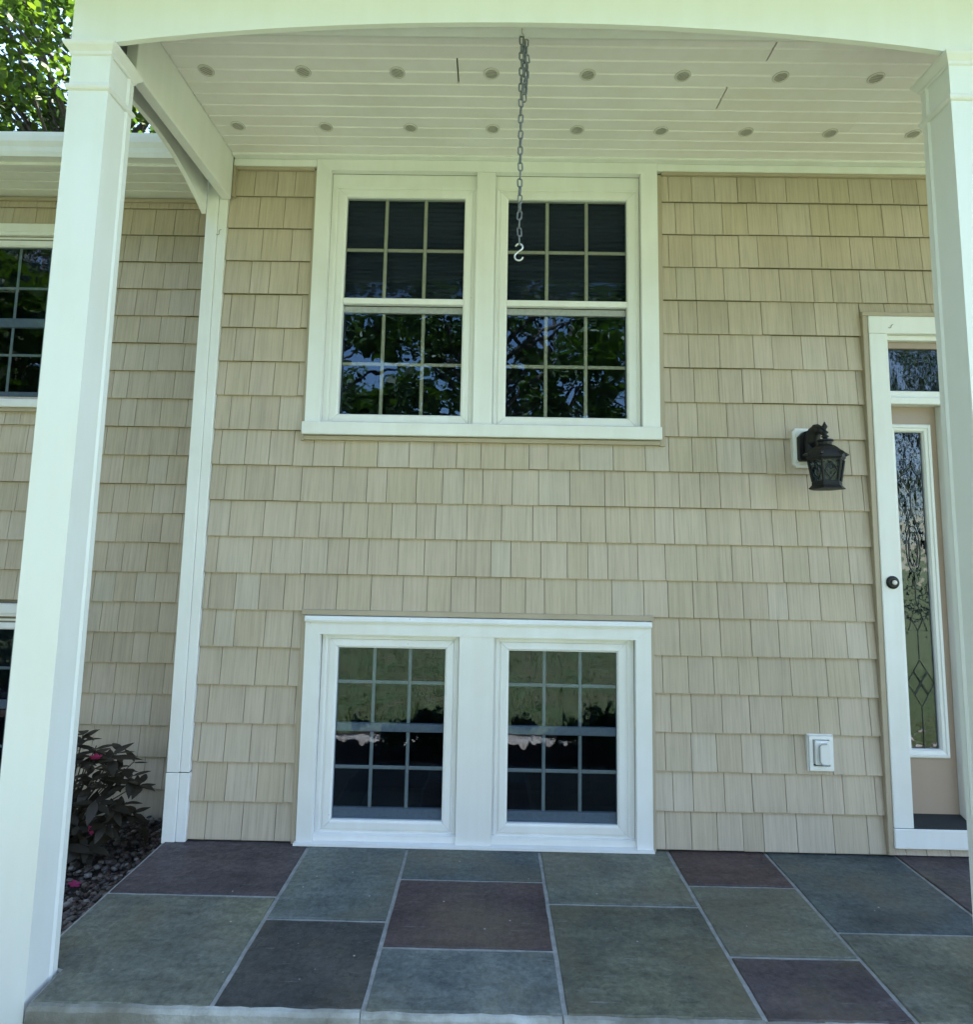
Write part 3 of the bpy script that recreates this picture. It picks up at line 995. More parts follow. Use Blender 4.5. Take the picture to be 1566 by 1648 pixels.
# --- upper pair
uw = thing('double_window', (-0.055, 0.0, 1.93), 'pair of tall white sash windows high on the wall behind the hanging chain', 'window')
g = 0.0012
CY0, CY1 = -0.034, 0.0005
def board(root, poly, mat=None, y0=CY0, y1=CY1, name='casing_board', par=None):
    return part(root, name, MB().prism(poly, 1, y0, y1), mat or M['white'], par)
board(uw, [(-0.945, 3.3995), (0.835, 3.3995), (0.749 + g, 3.341), (-0.869 - g, 3.341)])
board(uw, [(-0.945 , 3.3985), (-0.869, 3.340), (-0.867, 1.999), (-0.943, 1.999)])
board(uw, [(0.835, 3.3985), (0.836, 1.999), (0.749, 1.999), (0.749, 3.340)])
board(uw, [(-0.103, 3.340), (-0.005, 3.340), (-0.005, 1.999), (-0.101, 1.999)], None, -0.030)
part(uw, 'sill', MB().box(-0.952, 0.840, -0.052, 0.0005, 1.934, 1.998, 0.003), M['white'])
for (cx0, cx1, gx0, gx1) in ((-0.868, -0.102, -0.786, -0.165), (-0.006, 0.750, 0.062, 0.681)):
    gz0, gz1 = 2.046, 3.209
    part(uw, 'jamb_liner', filler(MB(), cx0, cx1, 1.9985, 3.3405, gx0, gx1, gz0, gz1, 0.004, 0.06), M['white'])
    vinyl_frame(uw, gx0, gx1, gz0, gz1)
    w3 = (gx1 - gx0) / 3
    vx = [gx0 + w3, gx0 + 2 * w3]
    us = part(uw, 'upper_sash', MB().box(gx0 + .0005, gx1 - .0005, -0.006, 0.024, 2.627, 2.659, 0.003), M['white'])
    part(uw, 'pane', MB().box(gx0 + .0005, gx1 - .0005, 0.012, 0.016, 2.660, gz1), M['glass'], us)
    muntins(uw, us, gx0, gx1, 2.660, gz1, vx, [2.930], 0.0185, 0.0275)
    ls = part(uw, 'lower_sash', MB().box(gx0 + .0005, gx1 - .0005, 0.026, 0.050, 2.592, 2.626, 0.003), M['rail'])
    part(uw, 'pane', MB().box(gx0 + .0005, gx1 - .0005, 0.032, 0.036, gz0 + .009, 2.5915), M['lowglass'], ls)
    zig = [(0.074 if i % 2 else 0.078, 3.23 - 0.0125 * i) for i in range(52)]
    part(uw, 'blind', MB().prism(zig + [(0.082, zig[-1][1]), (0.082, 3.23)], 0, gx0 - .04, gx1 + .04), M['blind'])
    part(uw, 'bottom_rail', MB().box(gx0 + .0005, gx1 - .0005, 0.026, 0.050, gz0 - .012, gz0 + .0085, 0.002), M['rail'], ls)
    muntins(uw, ls, gx0, gx1, gz0 + .009, 2.5915, vx, [2.322], 0.0385, 0.0475)

# --- lower pair
lw = thing('double_window', (-0.055, 0.0, 0.0), 'pair of short white sash windows standing just above the bluestone patio', 'window')
board(lw, [(-0.8885, 1.020), (0.7785, 1.020), (0.704 + g, 0.960), (-0.815 - g, 0.960)])
board(lw, [(-0.8885, 1.019), (-0.815, 0.959), (-0.811, 0.012), (-0.885, 0.012)])
board(lw, [(0.7785, 1.019), (0.7785, 0.012), (0.703, 0.012), (0.704, 0.959)])
board(lw, [(-0.142, 0.9595), (0.025, 0.9595), (0.025, 0.012), (-0.142, 0.012)], None, -0.030)
part(lw, 'drip_cap', MB().prism([(-0.046, 1.0205), (-0.048, 1.028), (-0.040, 1.046), (0.0005, 1.0495), (0.0005, 1.0205)], 0, -0.890, 0.780), M['white'])
part(lw, 'sill', MB().prism([(-0.050, 0.001), (-0.050, 0.0115), (-0.034, 0.0118), (0.0005, 0.0118), (0.0005, 0.001)], 0, -0.893, 0.781), M['white'])
def storm_unit(root, cx0, cx1, cz0, cz1, gx0, gx1, gz0, gz1, vx, hz, rail, y=0.0):
    part(root, 'jamb_liner', filler(MB(), cx0, cx1, cz0, cz1, gx0, gx1, gz0, gz1, y + 0.004, y + 0.06), M['white'])
    fr = vinyl_frame(root, gx0, gx1, gz0, gz1, y)
    part(root, 'storm_pane', MB().box(gx0 + .0005, gx1 - .0005, y + 0.012, y + 0.015, gz0, gz1), M['storm'], fr)
    us = part(root, 'upper_sash', MB().box(gx0, gx1, y + 0.020, y + 0.046, rail[0], rail[1], 0.003), M['rail'])
    part(root, 'pane', MB().box(gx0, gx1, y + 0.036, y + 0.039, rail[1] + .0005, gz1), M['glass'], us)
    muntins(root, us, gx0, gx1, rail[1] + .0005, gz1, vx, [hz[0]], y + 0.024, y + 0.033, 0.0165)
    ls = part(root, 'lower_sash', MB().box(gx0, gx1, y + 0.020, y + 0.046, gz0 + .002, gz0 + .046, 0.003), M['rail'])
    part(root, 'pane', MB().box(gx0, gx1, y + 0.036, y + 0.039, gz0 + .0465, rail[0] - .0005), M['glass'], ls)
    muntins(root, ls, gx0, gx1, gz0 + .0465, rail[0] - .0005, vx, [hz[1]], y + 0.024, y + 0.033, 0.0165)
for (cx0, cx1, gx0, gx1) in ((-0.812, -0.141, -0.733, -0.2095), (0.024, 0.704, 0.097, 0.6205)):
    part(lw, 'sub_sill', MB().prism([(-0.018, 0.0125), (-0.018, 0.040), (-0.008, 0.043), (0.003, 0.045), (0.003, 0.0125)], 0, cx0 + .0015, cx1 - .0015), M['white'])
    w3 = (gx1 - gx0) / 3
    storm_unit(lw, cx0, cx1, 0.0125, 0.9605, gx0, gx1, 0.101, 0.896, [gx0 + w3, gx0 + 2 * w3], [0.728, 0.331], (0.497, 0.536))

# --- wing windows
def wing_window(label, z0, z1, gz0, gz1, hz, rail):
    t = thing('sash_window', (-3.05, WY, z0), label, 'window')
    y = WY
    gx0, gx1 = -3.27, -2.655
    X0, X1 = -3.45, -2.535
    q = 0.075
    prof = [(0, y + .0005), (0, y - .028), (.004, y - .032), (q - .02, y - .032), (q - .018, y - .027), (q, y - .024), (q, y + .0005)]
    for s in 'TLR':
        part(t, 'casing_board', MB().mitred((X0, X1, z0, z1), prof, s, g), M['white'])
    part(t, 'sill', MB().box(X0 - .01, X1 + .01, y - .050, y + .0005, z0 - .002, z0 + .046, 0.004), M['white'])
    part(t, 'siding_channel', MB().box(X0 - .02, X1 + .02, y - .034, y + .0005, z0 - .026, z0 - .0025, 0.002), M['tan'])
    w3 = (gx1 - gx0) / 3
    storm_unit(t, X0 + .07, X1 - .07, z0 + .047, z1 - .07, gx0, gx1, gz0, gz1, [gx0 + w3, gx0 + 2 * w3], hz, rail, y)
wing_window('upper white sash window of the left wing, cut by the photo edge', 2.198, 3.395, 2.262, 3.252, [2.985, 2.545], (2.725, 2.785))
wing_window('lower white sash window of the left wing, behind the left column', -0.16, 1.005, -0.06, 0.852, [0.62, 0.17], (0.385, 0.435))

# ------------------------------------------------------------------ entrance sidelight at the right
en = thing('entrance_sidelight', (2.3, 0.0, 0.04), 'white entrance frame with a narrow leaded sidelight and transom beside the right column', 'sidelight')
ey0 = -0.040
part(en, 'casing_board', MB().box(1.890, 1.9825, ey0, 0.0005, 0.1325, 2.4975, 0.003), M['white'])
part(en, 'casing_board', MB().box(1.890, 3.32, ey0, 0.0005, 2.4985, 2.5885, 0.003), M['white'])
part(en, 'sill_board', MB().box(1.888, 3.32, ey0 - 0.004, 0.0005, 0.044, 0.1305, 0.003), M['white'])
part(en, 'cracked_joint', MB().box(1.892, 1.982, ey0 + 0.004, 0.0, 0.1306, 0.1324), M['caulk'])
part(en, 'head_jamb', MB().box(1.983, 3.2, -0.012, 0.09, 2.473, 2.498, 0.002), M['white'])
part(en, 'head_shadow_strip', MB().box(1.983, 3.2, 0.016, 0.09, 2.440, 2.4725, 0.002), M['panel'])  # taupe strip paints the brown shadow below the head jamb
part(en, 'transom_pane', MB().box(1.9835, 3.2, 0.030, 0.036, 2.214, 2.4395), M['texglass'])
mb = MB().box(1.983, 3.2, 0.000, 0.09, 2.176, 2.2135, 0.003)
mb.box(1.983, 3.2, -0.022, 0.09, 2.141, 2.1755, 0.003)
part(en, 'transom_bar', mb, M['white'])
PX0, PX1, PY = 1.9835, 2.2545, 0.040
gx0, gx1, gz0, gz1 = 2.043, 2.182, 0.464, 2.010
part(en, 'side_panel', with_holes(MB(), PX0, PX1, PY, PY + .045, 0.165, 2.1405, [(gx0 - .01, gx1 + .01, gz0 - .01, gz1 + .01)]), M['panel'])
mould = [(0, PY + .001), (0, PY - .006), (.006, PY - .013), (.018, PY - .015), (.022, PY - .010), (.034, PY - .008), (.040, PY + .002), (.040, PY + .02)]
fr = part(en, 'glass_moulding', MB().mitred((gx0 - .040, gx1 + .040, gz0 - .040, gz1 + .040), mould, 'T', 0.0003), M['white'])
for s in 'LRB':
    part(en, 'moulding_strip', MB().mitred((gx0 - .040, gx1 + .040, gz0 - .040, gz1 + .040), mould, s, 0.0003), M['white'], fr)
part(en, 'leaded_pane', MB().box(gx0 - .0005, gx1 + .0005, PY + .012, PY + .018, gz0, gz1), M['texglass'], fr)
# leading: a long oval between points, diamonds below, one centre line
cxm = (gx0 + gx1) / 2
mb = MB()
cyl = PY + .009
def lead(pts, closed=False, r=0.0019):
    part(en, 'lead_line', MB().tube([(x, cyl, z) for x, z in pts], r, 5, closed), M['came'], fr)
lead([(cxm, gz0), (cxm, 0.655)])
lead([(cxm, 0.885), (cxm, 1.02)])
lead([(cxm, 1.165), (cxm, 1.27)])
lead([(cxm, 1.575), (cxm, 1.70)])
oval = [(cxm + 0.034 * math.cos(t), 1.42 + 0.115 * math.sin(t)) for t in [2 * math.pi * i / 28 for i in range(28)]]
lead(oval, True)
lead([(cxm + 0.022 * math.cos(t), 1.42 + 0.085 * math.sin(t)) for t in [2 * math.pi * i / 24 for i in range(24)]], True)
lead([(cxm, 1.62), (cxm - .034, 1.51), (cxm - .02, 1.49)])
lead([(cxm, 1.62), (cxm + .034, 1.51), (cxm + .02, 1.49)])
lead([(cxm, 1.85), (cxm - .045, 1.78), (cxm, 1.70), (cxm + .045, 1.78)], True)
lead([(cxm, 1.165), (cxm - .045, 1.02), (cxm + .045, 1.02)], True)
lead([(cxm - .03, 1.08), (cxm, 1.02), (cxm + .03, 1.08)])
for (dx, dz) in ((0, 0.826), (-.034, .77), (.034, .77), (0, .71)):
    lead([(cxm + dx, dz + .052), (cxm + dx - .031, dz), (cxm + dx, dz - .052), (cxm + dx + .031, dz)], True)
part(en, 'threshold', MB().prism([(-0.038, 0.131), (-0.038, 0.142), (0.036, 0.168), (0.09, 0.172), (0.09, 0.131)], 0, 1.9835, 3.2), M['rubber'])
part(en, 'mullion_post', MB().box(2.2555, 2.335, -0.006, 0.09, 0.145, 2.1405, 0.004), M['white'])
door = part(en, 'front_door', MB().box(2.338, 3.18, 0.030, 0.075, 0.172, 2.1400, 0.003), M['panel'])
for (za, zb_) in ((0.30, 0.95), (1.15, 1.98)):
    for (xa, xb) in ((2.44, 2.72), (2.80, 3.08)):
        part(en, 'door_panel', MB().box(xa, xb, 0.022, 0.0295, za, zb_, 0.006), M['panel'], door)
part(en, 'door_knob', MB().lathe([(.026, 0), (.026, .006), (.012, .01), (.012, .03), (.027, .04), (.030, .055), (.018, .066)], (2.40, 0.0295, 1.10), 16, 0, 'y'), M['black'], door, True)

bell = thing('doorbell', (1.941, -0.041, 1.257), 'round black doorbell on the white casing left of the sidelight', 'doorbell')
part(bell, 'bell_plate', MB().lathe([(.031, 0), (.031, .004), (.027, .010), (.016, .013), (.015, .012)], (1.941, -0.0405, 1.257), 24, 0, 'y'), M['black'], None, True)
part(bell, 'push_button', MB().lathe([(.0115, 0.012), (.0115, .019), (.008, .022)], (1.941, -0.0405, 1.257), 16, 0, 'y'), M['button'], None, True)

# ------------------------------------------------------------------ lantern on its white block
blk = thing('mounting_block', (1.562, -0.001, 1.908), 'white mounting block with notched corners behind the black wall lantern', 'block')
bx0, bx1, bz0, bz1 = 1.491, 1.633, 1.809, 2.006
n_ = 0.014
def notched(x0, x1, z0, z1, n):
    return [(x0 + n, z0), (x1 - n, z0), (x1 - n * .8, z0 + n * .6), (x1, z0 + n), (x1, z1 - n), (x1 - n * .8, z1 - n * .6), (x1 - n, z1), (x0 + n, z1), (x0 + n * .8, z1 - n * .6), (x0, z1 - n), (x0, z0 + n), (x0 + n * .8, z0 + n * .6)]
part(blk, 'flange', MB().prism(notched(bx0, bx1, bz0, bz1, n_), 1, -0.030, -0.003), M['white'])
part(blk, 'raised_face', MB().prism(notched(bx0 + .014, bx1 - .014, bz0 + .014, bz1 - .014, n_), 1, -0.038, -0.0302), M['white'])

lx, ly = 1.567, -0.185
lan = thing('wall_lantern', (lx, -0.039, 1.69), 'black carriage wall lantern with six glass sides beside the sidelight', 'lantern')
part(lan, 'backplate', MB().prism([(1.513, 1.838), (1.606, 1.838), (1.612, 1.85), (1.612, 1.958), (1.590, 1.982), (1.560, 1.992), (1.530, 1.982), (1.507, 1.958), (1.507, 1.85)], 1, -0.066, -0.0385), M['black'])
mb = MB()
arm = [(1.560, -0.060, 1.900), (1.560, -0.085, 1.945), (1.561, -0.105, 1.975), (1.563, -0.130, 1.985), (1.565, -0.155, 1.975), (1.567, -0.178, 1.955)]
mb.tube(arm, [.040, .037, .031, .024, .018, .014], 10)
mb.box(1.523, 1.597, -0.100, -0.0665, 1.846, 1.955, 0.012)
mb.tube([(1.560, -0.062, 1.955), (1.561, -0.085, 1.988), (1.562, -0.108, 2.000), (1.563, -0.126, 1.996), (1.563, -0.132, 1.985), (1.562, -0.126, 1.978)], [.014, .013, .012, .010, .008, .006], 8)
part(lan, 'arm', mb, M['black'], None, True)
H6 = math.radians(-10)
part(lan, 'finial', MB().lathe([(.002, 2.008), (.006, 1.998), (.0135, 1.985), (.011, 1.979), (.006, 1.972), (.007, 1.966), (.0155, 1.958), (.016, 1.953), (.008, 1.949), (.010, 1.944), (.0165, 1.939), (.016, 1.934), (.009, 1.930), (.010, 1.926)], (lx, ly, 0), 14), M['black'], None, True)
mb = MB().lathe([(.012, 1.927), (.034, 1.922), (.036, 1.914), (.030, 1.911), (.028, 1.897), (.032, 1.894)], (lx, ly, 0), 12, H6)
part(lan, 'cap', mb, M['black'])
mb = MB().lathe([(.030, 1.895), (.048, 1.889), (.066, 1.877), (.080, 1.860), (.086, 1.846), (.087, 1.833), (.080, 1.826), (.079, 1.822)], (lx, ly, 0), 6, H6)
for k in range(6):
    th = H6 + k * math.pi / 3
    d = Vector((math.cos(th), math.sin(th), 0))
    c_ = Vector((lx, ly, 0))
    mb.tube([c_ + d * .078 + Vector((0, 0, 1.853)), c_ + d * .090 + Vector((0, 0, 1.850)), c_ + d * .102 + Vector((0, 0, 1.849))], [.011, .009, .001], 6)
part(lan, 'roof', mb, M['black'])
RT, RB, ZT, ZB = 0.078, 0.061, 1.822, 1.722
for k in range(6):
    th = H6 + k * math.pi / 3
    d = Vector((math.cos(th), math.sin(th), 0))
    c_ = Vector((lx, ly, 0))
    part(lan, 'corner_post', MB().tube([c_ + d * RT + Vector((0, 0, ZT)), c_ + d * RB + Vector((0, 0, ZB))], .0065, 6), M['black'])
    t2 = th + math.pi / 3
    d2 = Vector((math.cos(t2), math.sin(t2), 0))
    a, b_ = c_ + d * (RT - .005), c_ + d2 * (RT - .005)
    e, f = c_ + d * (RB - .005), c_ + d2 * (RB - .005)
    nrm = -((d + d2).normalized()) * .003
    vs = [a + Vector((0, 0, ZT)), b_ + Vector((0, 0, ZT)), f + Vector((0, 0, ZB)), e + Vector((0, 0, ZB))]
    vs2 = [v + nrm for v in vs]
    pane = part(lan, 'glass_panel', MB().add([tuple(v) for v in vs + vs2], [(0, 1, 2, 3), (7, 6, 5, 4), (0, 1, 5, 4), (1, 2, 6, 5), (2, 3, 7, 6), (3, 0, 4, 7)]), M['lampglass'])
    # scrolled filigree on each glass side
    A, B, E_, F_ = vs[0], vs[1], vs[3], vs[2]
    def onp(u, w):
        p = A.lerp(B, u).lerp(E_.lerp(F_, u), w)
        return p - nrm * .7
    mb = MB()
    for sgn in (-1, 1):
        pts = [onp(.5 + sgn * .30 * math.sin(math.pi * i / 10) * (1 - .25 * math.cos(2 * math.pi * i / 10)), .10 + .80 * i / 10) for i in range(11)]
        mb.tube(pts, .0019, 5)
    mb.tube([onp(.5 + .12 * math.cos(t), .34 + .11 * math.sin(t)) for t in [2 * math.pi * i / 10 for i in range(10)]], .0019, 5, True)
    part(lan, 'filigree', mb, M['black'], pane)
part(lan, 'base', MB().lathe([(.063, 1.724), (.066, 1.718), (.066, 1.706), (.073, 1.698), (.080, 1.692), (.080, 1.688), (.060, 1.686)], (lx, ly, 0), 6, H6), M['black'])
part(lan, 'candle_tube', MB().lathe([(.010, 1.724), (.010, 1.775), (.0135, 1.778), (.016, 1.792), (.010, 1.812), (.003, 1.819)], (lx, ly, 0), 10), M['button'], None, True)

# ------------------------------------------------------------------ outlet box low on the wall
ob = thing('outlet_box', (1.572, -0.001, 0.372), 'white weatherproof outlet box low on the shakes near the entrance', 'outlet box')
ox0, ox1, oz0, oz1 = 1.510, 1.633, 0.373, 0.541
hx0, hx1, hz0, hz1 = 1.532, 1.611, 0.398, 0.519
mb = with_holes(MB(), ox0 + .006, ox1 - .006, -0.034, -0.003, oz0 + .006, oz1 - .006, [(hx0, hx1, hz0, hz1)])
for a in ((ox0, ox0 + .0055, oz0, oz1), (ox1 - .0055, ox1, oz0, oz1), (ox0 + .0056, ox1 - .0056, oz0, oz0 + .0055), (ox0 + .0056, ox1 - .0056, oz1 - .0055, oz1)):
    mb.box(a[0], a[1], -0.026, -0.003, a[2], a[3], 0.002)
part(ob, 'flange', mb, M['white'])
part(ob, 'gasket', MB().box(hx0 + .0003, hx1 - .0003, -0.018, -0.004, hz0 + .0003, hz1 - .0003), M['rubber'])
cv = part(ob, 'cover', MB().box(hx0 + .006, hx1 - .0035, -0.046, -0.0185, hz0 + .008, hz1 - .0035, 0.004), M['white'])
part(ob, 'raised_lid', MB().prism([(1.556, .424), (1.564, .415), (1.588, .413), (1.598, .420), (1.600, .44), (1.600, .49), (1.597, .503), (1.588, .508), (1.564, .507), (1.556, .498)], 1, -0.056, -0.0462), M['white'], cv)
mb = MB().tube([(1.586, -0.0575, .505), (1.560, -0.0575, .503), (1.551, -0.0555, .492), (1.551, -0.0555, .430), (1.560, -0.0575, .413), (1.586, -0.0575, .409)], .0028, 6)
part(ob, 'latch', mb, M['rail'], cv, True)

# ------------------------------------------------------------------ chain and hook under the beam
HX, HY = 0.083, -0.965
ch = thing('hanging_chain', (HX, HY, 3.30), 'galvanised steel chain hanging from the porch header, its spare length doubled up at the top', 'chain')
part(ch, 'screw_eye', MB().tube([(HX, HY, 3.301), (HX, HY, 3.283), (HX + .006, HY, 3.276), (HX + .008, HY, 3.268), (HX + .003, HY, 3.259), (HX - .004, HY, 3.259), (HX - .008, HY, 3.267), (HX - .006, HY, 3.275)], .0024, 7), M['zinc'], None, True)
def link_mesh(L=0.0385, Wd=0.0205, r=0.0030):
    pts = []
    h, w = L / 2 - r, Wd / 2 - r
    for i in range(9):
        t = math.pi * i / 8
        pts.append((w * math.cos(t), 0, h - w + w * math.sin(t)))
    for i in range(9):
        t = math.pi + math.pi * i / 8
        pts.append((w * math.cos(t), 0, -(h - w) + w * math.sin(t)))
    return MB().tube(pts, r, 6, True).mesh('link', M['steel'], True)
LK = link_mesh()
P = 0.0310
def strand(x, y, zt, n, sway, a0, wob):
    for i in range(n):
        t = i / max(1, n - 1)
        put('link', LK, ch, (x + sway * math.sin(t * 3.0) - HX + random.uniform(-wob, wob), y - HY + random.uniform(-wob, wob), zt - P * (i + .5) - 3.30),
            (random.uniform(-.06, .06), random.uniform(-.09, .09), a0 + (math.pi / 2 if i % 2 else 0) + random.uniform(-.25, .25)))
strand(HX, HY, 3.268, 26, 0.0, 0.15, 0.0006)
strand(HX + 0.010, HY + .004, 3.262, 8, 0.005, 0.9, 0.002)
strand(HX + 0.014, HY - .006, 3.252, 7, 0.006, 0.3, 0.002)
strand(HX + 0.004, HY - .010, 3.258, 7, 0.004, 1.3, 0.002)
zb = 3.268 - P * 26
hook = thing('hook', (HX, HY, zb), 'zinc S-shaped hook dangling from the end of the chain', 'hook')
pts = []
r1 = 0.0125
zc1, zc2 = zb - 0.0105, zb - 0.0455
for i in range(13):
    t = math.radians(165 - 235 * i / 12)
    pts.append((HX + r1 * math.cos(t), HY, zc1 + r1 * math.sin(t)))
r2 = 0.0145
for i in range(14):
    t = math.radians(118 + 235 * i / 13)
    pts.append((HX - .001 + r2 * math.cos(t), HY, zc2 + r2 * math.sin(t)))
part(hook, 'hook_wire', MB().tube(pts, .0032, 8), M['zinc'], None, True)

# small wire clips left on the trim
def clip(x, y, z, s, label, ang=0.0):
    pts = [(s * .9, 0, s * .8), (s * .3, 0, s * .7), (0, 0, s * .2), (-.1 * s, 0, -s * .5), (-.7 * s, 0, -s * .7), (-s, 0, -s * .3)]
    ca, sa = math.cos(ang), math.sin(ang)
    me = MB().tube([(a * ca - c_ * sa, -0.003, a * sa + c_ * ca) for a, b_, c_ in pts], .0013, 5).mesh('wire_clip', M['caulk'], True)
    tag(put('wire_clip', me, None, (x, y, z)), label, 'clip')
clip(2.000, -0.041, 2.533, 0.012, 'tiny dark wire clip on the head casing over the sidelight')
clip(-1.435, -0.035, 2.985, 0.016, 'small dark wire clip near the top of the white corner post', .3)

# ------------------------------------------------------------------ planting
# river stones in the corner bed
rng = random.Random(11)
mb = MB()
ico = []
def ico_pts():
    import bmesh
    bm = bmesh.new()
    bmesh.ops.create_icosphere(bm, subdivisions=1, radius=1.0)
    v = [tuple(p.co) for p in bm.verts]
    f = [tuple(x.index for x in q.verts) for q in bm.faces]
    bm.free()
    return v, f
IV, IF = ico_pts()
for i in range(5200):
    x = rng.uniform(-2.75, -1.40)
    y = rng.uniform(-0.98, 0.66)
    if x > -1.518 and y > -0.84:
        x -= 0.13
    s = rng.choice((.006, .007, .009, .010, .012, .015, .018))
    if rng.random() < .35:
        x = -1.53 - abs(rng.gauss(0, .12))
    z = bedz(x, y) + s * rng.uniform(.1, .7) + (0.02 if rng.random() < .3 else 0)
    e = (s * rng.uniform(.8, 1.35), s * rng.uniform(.7, 1.1), s * rng.uniform(.45, .75))
    rot = Matrix.Rotation(rng.uniform(0, 6.28), 3, 'Z') @ Matrix.Rotation(rng.uniform(-.5, .5), 3, 'X')
    ph = rng.uniform(0, 6)
    vs = []
    for p in IV:
        k = 1 + .12 * math.sin(3 * p[0] + ph) + .1 * math.cos(4 * p[1] + 2 * ph)
        q = rot @ Vector((p[0] * e[0] * k, p[1] * e[1] * k, p[2] * e[2]))
        vs.append((x + q.x, y + q.y, z + q.z))
    mb.add(vs, IF)
me = bpy.data.meshes.new('gravel')
me.from_pydata(mb.v, [], mb.f)
me.materials.append(M['pebble'])
for p in me.polygons:
    p.use_smooth = True
tag(put('gravel', me), 'brown and grey river stones in the bed left of the patio', 'gravel', kind='stuff')

# flowering shrub in the corner
def leaf_mesh(name, L, Wd, mat, curl=.18):
    vs, fs = [], []
    n = 5
    for i in range(n + 1):
        t = i / n
        w = Wd * math.sin(math.pi * (t ** .85)) * .5 + .0006
        z = -curl * L * t * t
        vs += [(-w, L * t, z + .12 * w), (0, L * t, z), (w, L * t, z + .12 * w)]
    for i in range(n):
        a = 3 * i
        fs += [(a, a + 1, a + 4, a + 3), (a + 1, a + 2, a + 5, a + 4)]
    me = bpy.data.meshes.new(name)
    me.from_pydata(vs, [], fs)
    me.materials.append(mat)
    for p in me.polygons:
        p.use_smooth = True
    return me
sh = thing('rhododendron_shrub', (-2.12, 0.20, -0.19), 'dark leafy shrub with a few pink blooms in the corner behind the left column', 'shrub')
LMs = [leaf_mesh('leaf', l, w, M['bushleaf'], c_) for l, w, c_ in ((.075, .027, .2), (.062, .024, .1), (.085, .030, .35))]
mb = MB()
rng = random.Random(5)
tips = []
base = Vector((0, 0, 0))
for i in range(30):
    a = rng.uniform(0, 6.283)
    sp = rng.uniform(.06, .34)
    tips.append(Vector((math.cos(a) * sp, math.sin(a) * sp * .7, rng.uniform(.18, .62) * (1.05 - sp * .8))))
# sprays that lean out past the column
for (x, y, z) in ((.10, -.10, .66), (.17, -.12, .61), (.13, -.14, .55), (.24, -.12, .57), (.09, -.18, .48), (.19, -.16, .47), (.27, -.10, .46), (.33, -.12, .47), (.36, -.10, .43),
                  (.14, -.20, .39), (.23, -.20, .38), (.30, -.18, .36), (.10, -.24, .30), (.19, -.24, .28), (.28, -.20, .28), (.16, -.26, .20), (.24, -.24, .19), (.08, -.28, .20)):
    tips.append(Vector((x, y, z)))
for tip in tips:
    mid = Vector((tip.x * .4, tip.y * .4, tip.z * .6))
    mb.tube([base, mid, tip], [.006, .004, .002], 5)
put('stem', mb.mesh('stem', M['bark'], True), sh)
nl = 0
for ti, tip in reversed(list(enumerate(tips))):
    n = 9 if ti >= 30 else 4
    outd = Vector((tip.x * .35, tip.y * .35, tip.z * .45)).normalized()
    for j in range(n):
        if nl >= 298:
            break
        th = 2 * math.pi * j / n * (2 if ti >= 30 else 1) + rng.uniform(-.4, .4)
        up_ = outd.lerp(Vector((0, 0, 1)), .4).normalized()
        s1 = up_.orthogonal().normalized()
        s2 = up_.cross(s1)
        d = (s1 * math.cos(th) + s2 * math.sin(th)) + up_ * rng.uniform(-.2, .75)
        d.normalize()
        zz = (up_ - d * up_.dot(d)).normalized()
        xx = d.cross(zz)
        mt3 = Matrix((xx, d, zz)).transposed()
        put('leaf', rng.choice(LMs), sh, tip - outd * rng.uniform(0, .07), mt3.to_euler(), (rng.uniform(.95, 1.35),) * 3)
        nl += 1
def flower_mesh():
    mb = MB()
    for k in range(5):
        a = 2 * math.pi * k / 5
        ca, sa = math.cos(a), math.sin(a)
        pts = [(0, 0, 0), (.010, -.008, .006), (.022, -.010, .011), (.029, 0, .012), (.022, .010, .011), (.010, .008, .006)]
        mb.add([(x * ca - y * sa, x * sa + y * ca, z) for x, y, z in pts], [(0, 1, 2, 3), (0, 3, 4, 5)])
    me = bpy.data.meshes.new('flower')
    me.from_pydata(mb.v, [], mb.f)
    me.materials.append(M['flower'])
    return me
FM = flower_mesh()
for p in ((.115, -.20, .585), (.21, -.19, .575), (.08, -.31, .30), (.245, -.26, .265)):
    put('flower', FM, sh, p, (rng.uniform(.9, 1.5), rng.uniform(-.4, .4), rng.uniform(0, 6)), (.85,) * 3)
sh.scale = (1.2, 1.1, 0.95)
put('flower', FM, sh, (.30, -.42, .115), (.3, .2, 1.0), (.8,) * 3)

# blades of the nearest grass
rng = random.Random(77)
vs, fs = [], []
for i in range(16000):
    y = -3.05 - 9.0 * rng.random() ** 1.6
    x = rng.uniform(-6.5, 6.5)
    h = rng.uniform(.05, .13)
    a = rng.uniform(0, 6.283)
    w = rng.uniform(.004, .008)
    dx, dy = rng.gauss(0, .03), rng.gauss(0, .03)
    o = len(vs)
    vs += [(x - w * math.cos(a), y - w * math.sin(a), GZ), (x + w * math.cos(a), y + w * math.sin(a), GZ), (x + dx, y + dy, GZ + h)]
    fs.append((o, o + 1, o + 2))
me = bpy.data.meshes.new('grass')
me.from_pydata(vs, [], fs)
me.materials.append(M['grass'])
tag(put('grass', me), 'loose blades of lawn grass mirrored in the lower panes', 'grass', kind='stuff')

